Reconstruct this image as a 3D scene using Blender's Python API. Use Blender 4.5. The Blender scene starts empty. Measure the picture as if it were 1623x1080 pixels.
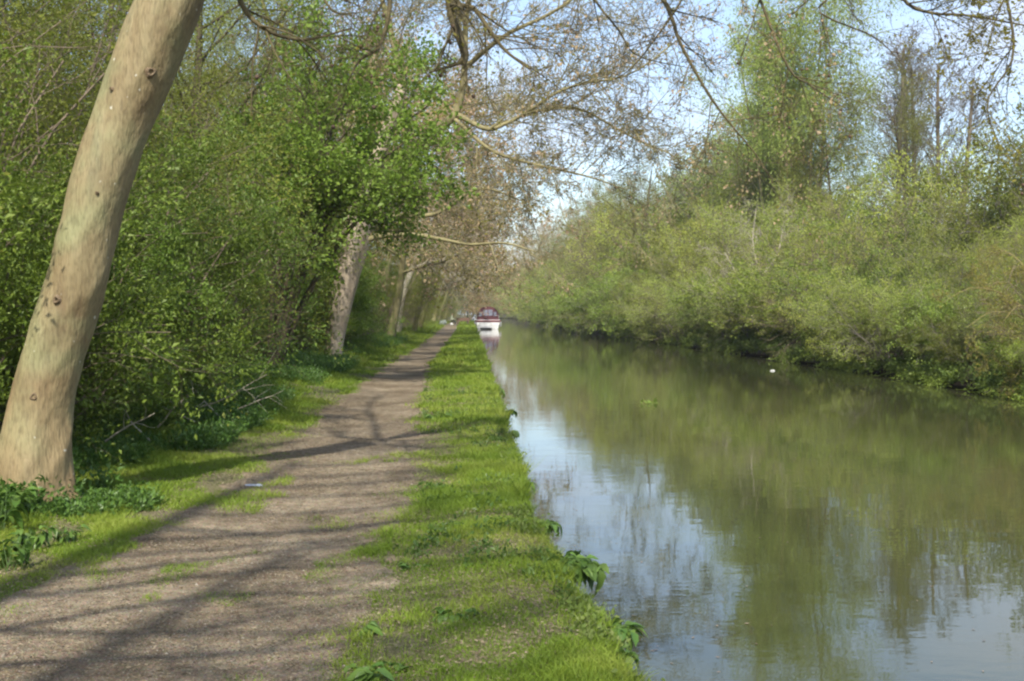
import bpy, math, random
import numpy as np
from mathutils import Vector

PI = math.pi
C = bpy.context.scene.collection

# ------------------------------------------------------------------ camera, sky, sun, exposure
scn = bpy.context.scene
FPX = 1750.0; CX = 765.0; HY = 494.0; CAMZ = 1.55
cam_d = bpy.data.cameras.new('camera'); cam = bpy.data.objects.new('camera', cam_d); C.objects.link(cam)
cam_d.sensor_width = 36.0; cam_d.lens = 36.0 * FPX / 1623.0
cam_d.clip_start = 0.05; cam_d.clip_end = 3000
cam.location = (0, 0, CAMZ)
cam.rotation_euler = (PI/2 - math.atan(46/FPX), 0, -math.atan(46.5/FPX))
scn.camera = cam

SUN_AZ = math.radians(188)       # clockwise from +Y
SUN_EL = math.radians(48)
sunv = Vector((math.sin(SUN_AZ)*math.cos(SUN_EL), math.cos(SUN_AZ)*math.cos(SUN_EL), math.sin(SUN_EL)))
world = bpy.data.worlds.new("World"); scn.world = world; world.use_nodes = True
wn = world.node_tree; wn.nodes.clear()
wo = wn.nodes.new('ShaderNodeOutputWorld'); wb = wn.nodes.new('ShaderNodeBackground')
sky = wn.nodes.new('ShaderNodeTexSky'); sky.sky_type = 'NISHITA'; sky.sun_disc = False
sky.sun_elevation = SUN_EL; sky.sun_rotation = SUN_AZ; sky.air_density = 1.0; sky.dust_density = 1.5
tcw = wn.nodes.new('ShaderNodeTexCoord'); mpw = wn.nodes.new('ShaderNodeMapping')
mpw.inputs['Scale'].default_value = (1, 1, 2.6)
nzw = wn.nodes.new('ShaderNodeTexNoise'); nzw.inputs['Scale'].default_value = 2.3
nzw.inputs['Detail'].default_value = 8; nzw.inputs['Roughness'].default_value = .58
mpw.inputs['Location'].default_value = (3.1, 0.4, 0.9)
rpw = wn.nodes.new('ShaderNodeValToRGB')
rpw.color_ramp.elements[0].position = .45; rpw.color_ramp.elements[0].color = (0, 0, 0, 1)
rpw.color_ramp.elements[1].position = .68; rpw.color_ramp.elements[1].color = (1, 1, 1, 1)
mxw = wn.nodes.new('ShaderNodeMix'); mxw.data_type = 'RGBA'
mxw.inputs[7].default_value = (3.3, 3.8, 4.8, 1)
wn.links.new(tcw.outputs['Generated'], mpw.inputs['Vector']); wn.links.new(mpw.outputs[0], nzw.inputs['Vector'])
wn.links.new(nzw.outputs['Fac'], rpw.inputs[0]); wn.links.new(rpw.outputs[0], mxw.inputs[0])
wn.links.new(sky.outputs[0], mxw.inputs[6]); wn.links.new(mxw.outputs[2], wb.inputs['Color'])
wn.links.new(wb.outputs[0], wo.inputs['Surface'])
wb.inputs['Strength'].default_value = 0.15

sd = bpy.data.lights.new('sun', 'SUN'); sd.energy = 4.1; sd.angle = math.radians(0.9); sd.color = (1, .95, .86)
so = bpy.data.objects.new('sun', sd); C.objects.link(so)
so.rotation_euler = (-sunv).to_track_quat('-Z', 'Y').to_euler()

scn.view_settings.view_transform = 'Standard'; scn.view_settings.look = 'None'
scn.view_settings.exposure = 0.9; scn.view_settings.gamma = 1
scn.view_settings.use_curve_mapping = False
scn.render.engine = 'CYCLES'
cy = scn.cycles
cy.max_bounces = 6; cy.diffuse_bounces = 3; cy.glossy_bounces = 3; cy.transmission_bounces = 3; cy.transparent_max_bounces = 4
cy.caustics_reflective = False; cy.caustics_refractive = False
cy.filter_width = 2.3
cy.sample_clamp_indirect = 4

# ------------------------------------------------------------------ helpers
def at(px, py, D):
    """world point seen at photo pixel (px, py) when it stands D metres ahead"""
    return np.array(((px-CX)/FPX*D, D, CAMZ-(py-HY)/FPX*D))

def tag(o, label=None, cat=None, group=None, kind=None):
    if label: o['label'] = label
    if cat: o['category'] = cat
    if group: o['group'] = group
    if kind: o['kind'] = kind
    return o

def link(name, me, mats=None, parent=None, loc=None, rz=None, sc=None):
    o = bpy.data.objects.new(name, me); C.objects.link(o)
    if mats is not None and me is not None and len(me.materials) == 0:
        for m in (mats if isinstance(mats, (list, tuple)) else [mats]): me.materials.append(m)
    if parent: o.parent = parent
    if loc is not None: o.location = loc
    if rz is not None: o.rotation_euler = (0, 0, rz)
    if sc is not None: o.scale = sc if hasattr(sc, '__len__') else (sc, sc, sc)
    return o

def mesh_np(name, V, faces, rnd=None, smooth=False, mi=None):
    """faces: list of (n, k) int arrays"""
    me = bpy.data.meshes.new(name)
    V = np.asarray(V, dtype=np.float32)
    me.vertices.add(len(V)); me.vertices.foreach_set('co', V.ravel())
    loops = np.concatenate([f.ravel() for f in faces]).astype(np.int32)
    sizes = np.concatenate([np.full(len(f), f.shape[1]) for f in faces]).astype(np.int32)
    starts = np.concatenate([[0], np.cumsum(sizes)[:-1]]).astype(np.int32)
    me.loops.add(len(loops)); me.loops.foreach_set('vertex_index', loops)
    me.polygons.add(len(sizes)); me.polygons.foreach_set('loop_start', starts)
    if smooth: me.polygons.foreach_set('use_smooth', np.ones(len(sizes), dtype=bool))
    else: me.polygons.foreach_set('use_smooth', np.zeros(len(sizes), dtype=bool))
    if mi is not None: me.polygons.foreach_set('material_index', np.asarray(mi, dtype=np.int32))
    me.update(calc_edges=True)
    if rnd is not None:
        a = me.attributes.new('rnd', 'FLOAT', 'POINT'); a.data.foreach_set('value', np.asarray(rnd, dtype=np.float32))
    return me

class Geo:
    """collects verts/quads/tris"""
    def __init__(s): s.V = []; s.F4 = []; s.F3 = []; s.R = []; s.n = 0; s.m4 = []; s.m3 = []
    def add(s, V, F, rnd=None, m=0):
        V = np.asarray(V, dtype=float); F = np.asarray(F)
        if len(F) == 0: return
        (s.F4 if F.shape[1] == 4 else s.F3).append(F + s.n)
        (s.m4 if F.shape[1] == 4 else s.m3).append(np.full(len(F), m))
        s.V.append(V); s.R.append(np.full(len(V), .5) if rnd is None else rnd); s.n += len(V)
    def mesh(s, name, smooth=False):
        fs = []; ms = []
        if s.F4: fs.append(np.concatenate(s.F4)); ms.append(np.concatenate(s.m4))
        if s.F3: fs.append(np.concatenate(s.F3)); ms.append(np.concatenate(s.m3))
        return mesh_np(name, np.concatenate(s.V), fs, np.concatenate(s.R), smooth, np.concatenate(ms))

def nrm(v):
    return v / np.maximum(np.linalg.norm(v, axis=-1, keepdims=True), 1e-9)

def tubes(geo, polys, radii, sides, m=0):
    """polys (B,k,3) radii (B,k): batched tapered tubes"""
    P = np.asarray(polys, float); R = np.asarray(radii, float)
    B, k, _ = P.shape
    T = nrm(np.gradient(P, axis=1))
    mean = nrm(T.mean(axis=1))
    ref = np.where(np.abs(mean[:, 2:3]) > .8, np.array([[1., 0, 0]]), np.array([[0, 0, 1.]]))[:, None, :]
    U = nrm(np.cross(T, np.broadcast_to(ref, T.shape))); W = np.cross(T, U)
    a = np.arange(sides) / sides * 2*PI
    ring = U[:, :, None, :]*np.cos(a)[None, None, :, None] + W[:, :, None, :]*np.sin(a)[None, None, :, None]
    V = P[:, :, None, :] + ring * R[:, :, None, None]
    idx = np.arange(B*k*sides).reshape(B, k, sides)
    a0 = idx[:, :-1, :]; a1 = np.roll(a0, -1, axis=2); b0 = idx[:, 1:, :]; b1 = np.roll(b0, -1, axis=2)
    F = np.stack([a0, a1, b1, b0], -1).reshape(-1, 4)
    geo.add(V.reshape(-1, 3), F, rnd=np.repeat(np.random.RandomState(B+k).rand(B), k*sides), m=m)

def spline(pts, n):
    """Catmull-Rom through pts (any dimension), n samples"""
    p = np.asarray(pts, float); p = np.vstack([2*p[0]-p[1], p, 2*p[-1]-p[-2]])
    t = np.linspace(0, len(p)-3-1e-6, n); i = t.astype(int); f = (t-i)[:, None]
    a, b, c, d = p[i], p[i+1], p[i+2], p[i+3]
    return .5*((2*b)+(c-a)*f+(2*a-5*b+4*c-d)*f*f+(3*b-a-3*c+d)*f**3)

# ---- 2-D value noise
_rs = np.random.RandomState(7); _LAT = _rs.rand(256, 256)
def vnoise(x, y):
    xi = np.floor(x).astype(int); yi = np.floor(y).astype(int); fx = x-xi; fy = y-yi
    fx = fx*fx*(3-2*fx); fy = fy*fy*(3-2*fy)
    L = lambda a, b: _LAT[a & 255, b & 255]
    return (L(xi, yi)*(1-fx)+L(xi+1, yi)*fx)*(1-fy)+(L(xi, yi+1)*(1-fx)+L(xi+1, yi+1)*fx)*fy
def fbm(x, y, o=4):
    s = 0; a = .5; n = 0
    for i in range(o): s = s+a*vnoise(x*2**i+17*i, y*2**i+31*i); n += a; a *= .5
    return s/n
def sstep(a, b, x):
    t = np.clip((x-a)/(b-a), 0, 1); return t*t*(3-2*t)

# ------------------------------------------------------------------ materials
def mat(name):
    m = bpy.data.materials.new(name); m.use_nodes = True; nt = m.node_tree
    for n in list(nt.nodes):
        if n.type != 'OUTPUT_MATERIAL': nt.nodes.remove(n)
    return m, nt, [n for n in nt.nodes if n.type == 'OUTPUT_MATERIAL'][0]
def N(nt, t, **kw):
    n = nt.nodes.new(t)
    for k, v in kw.items():
        if k in n.inputs: n.inputs[k].default_value = v
        else: setattr(n, k, v)
    return n
def c4(c): return (c[0], c[1], c[2], 1)
def ramp(nt, stops):
    r = nt.nodes.new('ShaderNodeValToRGB'); e = r.color_ramp.elements
    while len(e) < len(stops): e.new(.5)
    for i, (p, c) in enumerate(stops): e[i].position = p; e[i].color = c4(c)
    return r

def leaf_mat(name, cols, trans=.35, rough=.5, objvar=.35, patch=.5):
    m, nt, out = mat(name)
    at_ = N(nt, 'ShaderNodeAttribute', attribute_name='rnd')
    rp = ramp(nt, [(i/(len(cols)-1), c) for i, c in enumerate(cols)])
    tc = N(nt, 'ShaderNodeTexCoord'); nz = N(nt, 'ShaderNodeTexNoise', Scale=1.1, Detail=2)
    nt.links.new(tc.outputs['Object'], nz.inputs['Vector'])
    oi = N(nt, 'ShaderNodeObjectInfo')
    ad = N(nt, 'ShaderNodeMath', operation='MULTIPLY_ADD'); ad.inputs[1].default_value = 1-patch
    m2 = N(nt, 'ShaderNodeMath', operation='MULTIPLY'); m2.inputs[1].default_value = patch
    nt.links.new(nz.outputs['Fac'], m2.inputs[0])
    nt.links.new(at_.outputs['Fac'], ad.inputs[0]); nt.links.new(m2.outputs[0], ad.inputs[2])
    nt.links.new(ad.outputs[0], rp.inputs[0])
    hv = N(nt, 'ShaderNodeHueSaturation')
    mr = N(nt, 'ShaderNodeMapRange'); mr.inputs['To Min'].default_value = 1-objvar; mr.inputs['To Max'].default_value = 1+objvar
    mh = N(nt, 'ShaderNodeMapRange'); mh.inputs['To Min'].default_value = .488; mh.inputs['To Max'].default_value = .507
    ml = N(nt, 'ShaderNodeMath', operation='FRACT'); mm = N(nt, 'ShaderNodeMath', operation='MULTIPLY'); mm.inputs[1].default_value = 7.31
    nt.links.new(oi.outputs['Random'], mr.inputs['Value'])
    nt.links.new(oi.outputs['Random'], mm.inputs[0]); nt.links.new(mm.outputs[0], ml.inputs[0]); nt.links.new(ml.outputs[0], mh.inputs['Value'])
    nt.links.new(mr.outputs[0], hv.inputs['Value']); nt.links.new(mh.outputs[0], hv.inputs['Hue'])
    nt.links.new(rp.outputs[0], hv.inputs['Color'])
    pb = N(nt, 'ShaderNodeBsdfPrincipled', Roughness=rough); pb.inputs['Specular IOR Level'].default_value = .35
    tr = N(nt, 'ShaderNodeBsdfTranslucent'); mx = N(nt, 'ShaderNodeMixShader'); mx.inputs[0].default_value = trans
    nt.links.new(hv.outputs[0], pb.inputs['Base Color']); nt.links.new(hv.outputs[0], tr.inputs['Color'])
    nt.links.new(pb.outputs[0], mx.inputs[1]); nt.links.new(tr.outputs[0], mx.inputs[2]); nt.links.new(mx.outputs[0], out.inputs['Surface'])
    return m

def simple(name, col, rough=.7, col2=None, scale=8, bump=0, bscale=40, stretch=(1, 1, 1), metal=0, spec=.4):
    m, nt, out = mat(name)
    pb = N(nt, 'ShaderNodeBsdfPrincipled', Roughness=rough, Metallic=metal); pb.inputs['Specular IOR Level'].default_value = spec
    nt.links.new(pb.outputs[0], out.inputs['Surface'])
    tc = N(nt, 'ShaderNodeTexCoord'); mp = N(nt, 'ShaderNodeMapping'); mp.inputs['Scale'].default_value = stretch
    nt.links.new(tc.outputs['Object'], mp.inputs[0])
    nz = N(nt, 'ShaderNodeTexNoise', Scale=scale, Detail=6, Roughness=.6); nt.links.new(mp.outputs[0], nz.inputs['Vector'])
    rp = ramp(nt, [(.3, col), (.7, col2 or tuple(c*.8 for c in col))]); nt.links.new(nz.outputs['Fac'], rp.inputs[0])
    nt.links.new(rp.outputs[0], pb.inputs['Base Color'])
    if bump:
        n2 = N(nt, 'ShaderNodeTexNoise', Scale=bscale, Detail=5); nt.links.new(mp.outputs[0], n2.inputs['Vector'])
        b = N(nt, 'ShaderNodeBump', Strength=bump, Distance=.02); nt.links.new(n2.outputs['Fac'], b.inputs['Height'])
        nt.links.new(b.outputs[0], pb.inputs['Normal'])
    return m

M = {}
M['elder']   = leaf_mat('elder_leaf', [(.065, .12, .016), (.14, .215, .027), (.24, .315, .05)], .38, objvar=.2)
M['hawthorn']= leaf_mat('hawthorn_leaf', [(.095, .12, .018), (.18, .21, .028), (.29, .31, .05)], .42, objvar=.2)
M['maple']   = leaf_mat('maple_leaf', [(.085, .15, .018), (.155, .24, .028), (.24, .33, .055)], .45, objvar=.1)
M['sallow']  = leaf_mat('sallow_leaf', [(.21, .25, .038), (.33, .37, .06), (.44, .46, .13)], .45, objvar=.4)
M['lush']    = leaf_mat('lush_leaf', [(.10, .155, .025), (.19, .26, .04), (.28, .335, .06)], .42)
M['willow']  = leaf_mat('willow_leaf', [(.26, .33, .06), (.35, .43, .09), (.43, .49, .14)], .5, objvar=.08)
M['silver']  = leaf_mat('silver_leaf', [(.22, .28, .12), (.30, .35, .17), (.36, .40, .22)], .45, objvar=.08)
M['wood']    = leaf_mat('woodland_leaf', [(.12, .145, .022), (.215, .24, .038), (.33, .34, .07)], .45, objvar=.25)
M['bud']     = leaf_mat('copper_bud', [(.32, .25, .11), (.48, .34, .20), (.62, .45, .32)], .5, objvar=.15)
M['tan']     = leaf_mat('dry_stem', [(.16, .12, .08), (.27, .21, .14), (.38, .31, .21)], .1, .8, .15)
M['yellow']  = leaf_mat('young_yellow_leaf', [(.20, .20, .03), (.30, .28, .05), (.42, .36, .09)], .6, objvar=.1)
M['grass']   = leaf_mat('grass_blade', [(.08, .13, .012), (.165, .245, .02), (.26, .315, .04), (.38, .345, .13)], .35, .6, 0, .45)
M['weed']    = leaf_mat('weed_leaf', [(.045, .10, .018), (.09, .17, .03), (.16, .25, .05)], .35, .42, .15)
M['dullweed']= leaf_mat('bank_weed_leaf', [(.06, .10, .02), (.13, .19, .035), (.25, .26, .10)], .35, .6, .15, .7)
M['scrubbark'] = simple('bark_scrub', (.11, .085, .055), .85, (.20, .155, .105), 5)
M['bark']    = simple('bark_grey_brown', (.085, .07, .045), .85, (.17, .14, .10), 5, .6, 30, (1, 1, .3))
M['darkbark']= simple('bark_dark', (.035, .028, .016), .85, (.09, .07, .035), 6, .5, 30, (1, 1, .3))
M['greybark']= simple('bark_grey', (.13, .11, .09), .85, (.24, .21, .18), 6, .5, 30, (1, 1, .3))
M['mossbark']= simple('bark_mossy', (.14, .12, .055), .85, (.27, .24, .115), 4, .5, 30)
M['palebark']= simple('bark_pale', (.28, .24, .17), .8, (.42, .38, .30), 5, .4, 20, (1, 1, .3))
M['limbbark'] = simple('bark_limb', (.045, .036, .018), .9, (.13, .105, .045), 4, .5, 30)
M['orangetwig'] = simple('bark_orange_twig', (.20, .15, .05), .7, (.14, .13, .045), 5)

# ------------------------------------------------------------------ skeletons
def rot_about(v, axis, a):
    axis = axis/np.linalg.norm(axis); c, s = math.cos(a), math.sin(a)
    return v*c + np.cross(axis, v)*s + axis*np.dot(axis, v)*(1-c)

def grow(rng, p, d, L, r, lv, spec, out, kmul=1.0):
    """spec[lv] = dict(k nodes, bend, trop, n children, a0,a1 angles, l0,l1 length ratio, t0 start, rr radius ratio, tip)"""
    s = spec[lv]; k = s['k']; pts = [p]; d = d/np.linalg.norm(d); dd = d
    step = L/(k-1); bend = s.get('bend', .12); trop = s.get('trop', 0)
    for i in range(k-1):
        dd = dd + rng.normal(0, bend, 3); dd[2] += trop; dd = dd/np.linalg.norm(dd)
        pts.append(pts[-1]+dd*step)
    pts = np.array(pts); tip = s.get('tip', .35)
    rad = r*(1-(1-tip)*np.linspace(0, 1, k)**.8)
    out.append((lv, pts, rad))
    if lv+1 < len(spec):
        n = s['n']; n = int(n) if n >= 1 and float(n).is_integer() else int(n + rng.rand())
        for c in range(n):
            t = s.get('t0', .3)+(1-s.get('t0', .3))*(c+rng.rand())/max(n, 1)
            t = min(t, .999); x = t*(k-1); i = int(x); f = x-i
            bp = pts[i]*(1-f)+pts[i+1]*f; bd = pts[i+1]-pts[i]; bd /= np.linalg.norm(bd)
            ax = np.cross(bd, rng.normal(size=3)); a = math.radians(rng.uniform(s.get('a0', 30), s.get('a1', 60)))
            cd = rot_about(bd, ax, a)
            br = (rad[i]*(1-f)+rad[i+1]*f)
            cl = L*rng.uniform(s.get('l0', .45), s.get('l1', .75))*(1-.45*max(0, t-.3)*s.get('taper', 1))
            grow(rng, bp, cd, cl, min(br*.85, max(br*s.get('rr', .55), .0035)), lv+1, spec, out)

def skeleton_geo(geo, out, sides=(10, 7, 5, 4, 3, 3), m=0, minr=0):
    groups = {}
    for lv, p, r in out:
        groups.setdefault((lv, len(p)), []).append((p, np.maximum(r, minr)))
    for (lv, k), L in groups.items():
        tubes(geo, [a for a, b in L], [b for a, b in L], sides[min(lv, len(sides)-1)], m)

def leaves(geo, rng, twigs, n, size, spread, aspect=.5, up=.3, t0=0.0, m=0, droop=0, jit=.35, fold=.15, tri=False):
    """twigs (B,k,3); n leaves scattered along them"""
    T = np.asarray(twigs, float); B, k, _ = T.shape
    b = rng.randint(0, B, n); t = (t0+(1-t0)*rng.rand(n))*(k-1)*.999; i = t.astype(int); f = (t-i)[:, None]
    c = T[b, i]*(1-f)+T[b, i+1]*f + rng.normal(0, spread, (n, 3))
    d = nrm(nrm(T[b, i+1]-T[b, i])+rng.normal(0, .7, (n, 3)) - np.array([0, 0, droop]))
    nn = nrm(rng.normal(0, 1, (n, 3))+np.array([0, 0, up*3])); w = nrm(np.cross(d, nn)); nn = np.cross(w, d)
    s = size*(1+jit*rng.normal(0, 1, n)).clip(.45, 1.9)[:, None]
    base = c; tip = c+d*s; mid = c+d*s*.45 - nn*s*0
    l = mid+w*s*aspect*.5+nn*s*fold; r = mid-w*s*aspect*.5+nn*s*fold
    V = np.stack([base, r, tip, l], 1).reshape(-1, 3)
    F = np.arange(4*n).reshape(n, 4)
    geo.add(V, F, rnd=np.repeat(rng.rand(n), 4), m=m)

def last_twigs(out, lv):
    L = [p for l, p, r in out if l == lv]; k = min(len(p) for p in L)
    return np.array([p[:k] for p in L])

# ------------------------------------------------------------------ thin spring haze over the whole reach
hz = bpy.data.meshes.new('haze'); X0, X1, Y0, Y1, Z0, Z1 = -260, 260, -70, 520, -2.9, 34
hz.from_pydata([(X0, Y0, Z0), (X1, Y0, Z0), (X1, Y1, Z0), (X0, Y1, Z0), (X0, Y0, Z1), (X1, Y0, Z1), (X1, Y1, Z1), (X0, Y1, Z1)], [], [(0, 3, 2, 1), (4, 5, 6, 7), (0, 1, 5, 4), (1, 2, 6, 5), (2, 3, 7, 6), (3, 0, 4, 7)])
hm, hnt, hout = mat('haze_air'); hv_ = N(hnt, 'ShaderNodeVolumePrincipled'); hv_.inputs['Color'].default_value = (.86, .92, 1, 1); hv_.inputs['Density'].default_value = .00035; hv_.inputs['Anisotropy'].default_value = .2
hnt.links.new(hv_.outputs[0], hout.inputs['Volume'])
tag(link('haze', hz, hm), 'thin pale haze in the air over the canal', 'haze', kind='stuff')

# ------------------------------------------------------------------ terrain
EY = np.array([-60, 0, 4.8, 5.8, 8.3, 12, 21.5, 40, 75, 122, 200, 420]); EX = np.array([1.6, 1.0, .62, .55, .40, .34, .25, .05, -.34, -.95, -1.9, -4.0])
RY = np.array([-60, 25.5, 39.7, 51.7, 83, 131, 213, 300, 345, 420]); RX = np.array([13., 12.3, 12.1, 11.5, 11.2, 10.2, 9.6, 8.0, -1.2, -3.2])
PLY = np.array([-60, 3, 4.8, 5.95, 7.6, 10.2, 17, 25.6, 50, 75, 130, 420]); PLX = np.array([-3.4, -2.9, -2.75, -2.6, -2.35, -2.25, -2.45, -2.62, -2.9, -3.3, -4.4, -8.0])
PRY = np.array([-60, 5, 7.6, 10.2, 13.2, 21.5, 30, 50, 90, 130, 420]); PRX = np.array([-.4, -.52, -.62, -.56, -.70, -1.15, -1.5, -1.7, -2.1, -2.9, -6.5])
def edge(y): return np.interp(y, EY, EX)+.09*(vnoise(np.asarray(y)*1.7, np.asarray(y)*0+3.3)-.5)+.06*(vnoise(np.asarray(y)*6.1, np.asarray(y)*0+9.3)-.5)
def rbank(y): return np.interp(y, RY, RX)+.7*(vnoise(np.asarray(y)*.22, np.asarray(y)*0+5.3)-.5)+.3*(vnoise(np.asarray(y)*.9, np.asarray(y)*0+1.3)-.5)
def pathl(y): return np.interp(y, PLY, PLX)
def pathr(y): return np.interp(y, PRY, PRX)
def zleft(x, y):
    pl = pathl(y)
    z = (.07+.15*sstep(11, 22, y))*sstep(0, 1, (pl+.1-x)/2.4) + .35*sstep(0, 1, (pl-2.6-x)/6)
    z = z + .035*(fbm(x*.8, y*.8)-.5)+.016*(fbm(x*4, y*4, 3)-.5)
    pr = pathr(y); mid = (pl+pr)/2; hw = (pr-pl)/2
    z = z - .03*np.clip(1-((x-mid)/hw)**2, 0, 1)
    z = z + .04*sstep(0, 1, (x-pr)/1.0)
    e = edge(y); z = z - .05*sstep(0, 1, (x-e+.22)/.22)
    return z
def zright(x, y):
    q = x-rbank(y)
    return -.28+.55*sstep(0, 1, (q+.05)/.7)+.8*sstep(0, 1, q/4)+.7*sstep(2, 14, q)+.12*(fbm(x*.7, y*.7)-.5)

ys = np.concatenate([np.arange(-60, -4, 6), np.arange(-4, 3, 1), np.arange(3, 13, .1), np.arange(13, 30, .3), np.arange(30, 80, 1.2), np.arange(80, 240, 5), np.arange(240, 430, 20), [470, 515]])
offL = np.concatenate([[-240, -170, -120, -60, -35, -22, -16, -12, -9.5, -8, -7], np.arange(-6.2, -4.2, .25), np.arange(-4.2, -.2, .09), [-.16, -.1, -.05, -.015, 0]])
offR = np.concatenate([[0, .06, .2, .45, .75, 1.2, 1.8, 2.5, 3.4, 4.5, 6, 8, 11, 15, 20, 30, 50, 90, 150, 235]])
e = edge(ys)[:, None]; R_ = rbank(ys)[:, None]; Y = ys[:, None]
XL = e+offL[None]; ZL = zleft(XL, Y+0*XL)
XM = np.concatenate([e+.01, e-.05, e+.02, e+.3, (e+R_)/2, R_-.5, R_+.25, R_+.28, R_-.02], 1); ZM = np.tile(np.array([-.16, -.28, -.45, -1.3, -1.6, -1.4, -.8, -.42, -.36]), (len(ys), 1))
XR = R_+offR[None]; ZR = zright(XR, Y+0*XR)
X = np.concatenate([XL, XM, XR], 1); Z = np.concatenate([ZL, ZM, ZR], 1); YY = Y+0*X
ny, nx = X.shape
V = np.stack([X, YY, Z], -1).reshape(-1, 3); I = np.arange(ny*nx).reshape(ny, nx)
F = np.stack([I[:-1, :-1], I[:-1, 1:], I[1:, 1:], I[1:, :-1]], -1).reshape(-1, 4)

def ground_mat():
    m, nt, out = mat('ground_soil_and_turf')
    tc = N(nt, 'ShaderNodeTexCoord')
    n1 = N(nt, 'ShaderNodeTexNoise', Scale=1.6, Detail=6, Roughness=.62); n2 = N(nt, 'ShaderNodeTexNoise', Scale=38, Detail=7, Roughness=.8)
    for n in (n1, n2): nt.links.new(tc.outputs['Object'], n.inputs['Vector'])
    r1 = ramp(nt, [(.36, (.085, .10, .022)), (.5, (.11, .115, .035)), (.62, (.14, .115, .065))]); nt.links.new(n1.outputs['Fac'], r1.inputs[0])
    r2 = ramp(nt, [(.38, (.035, .028, .014)), (.5, (.12, .10, .06)), (.62, (.30, .25, .17))]); nt.links.new(n2.outputs['Fac'], r2.inputs[0])
    mx = N(nt, 'ShaderNodeMix', data_type='RGBA'); mx.inputs[0].default_value = .6
    nt.links.new(r1.outputs[0], mx.inputs[6]); nt.links.new(r2.outputs[0], mx.inputs[7])
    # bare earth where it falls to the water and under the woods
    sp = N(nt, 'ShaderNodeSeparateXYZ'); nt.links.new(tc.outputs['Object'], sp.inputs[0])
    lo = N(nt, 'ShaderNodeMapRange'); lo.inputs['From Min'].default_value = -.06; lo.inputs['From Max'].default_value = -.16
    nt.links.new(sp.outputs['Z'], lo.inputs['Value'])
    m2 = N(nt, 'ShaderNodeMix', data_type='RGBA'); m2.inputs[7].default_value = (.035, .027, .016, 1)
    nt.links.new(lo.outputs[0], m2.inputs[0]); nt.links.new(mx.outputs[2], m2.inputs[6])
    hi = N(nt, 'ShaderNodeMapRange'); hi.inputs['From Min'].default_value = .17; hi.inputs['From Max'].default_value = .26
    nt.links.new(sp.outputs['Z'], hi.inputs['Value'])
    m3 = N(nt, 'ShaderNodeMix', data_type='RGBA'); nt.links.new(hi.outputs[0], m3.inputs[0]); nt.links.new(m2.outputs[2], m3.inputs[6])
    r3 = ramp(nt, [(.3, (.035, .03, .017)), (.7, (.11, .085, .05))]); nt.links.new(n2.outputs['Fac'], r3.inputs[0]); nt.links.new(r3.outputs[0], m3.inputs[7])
    pb = N(nt, 'ShaderNodeBsdfPrincipled', Roughness=.95); pb.inputs['Specular IOR Level'].default_value = .15
    nt.links.new(m3.outputs[2], pb.inputs['Base Color'])
    b = N(nt, 'ShaderNodeBump', Strength=.7, Distance=.02); nt.links.new(n2.outputs['Fac'], b.inputs['Height']); nt.links.new(b.outputs[0], pb.inputs['Normal'])
    nt.links.new(pb.outputs[0], out.inputs['Surface'])
    return m
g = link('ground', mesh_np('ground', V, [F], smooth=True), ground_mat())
tag(g, 'canal banks with trodden turf and dark earth under the trees', 'ground', kind='structure')

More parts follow.
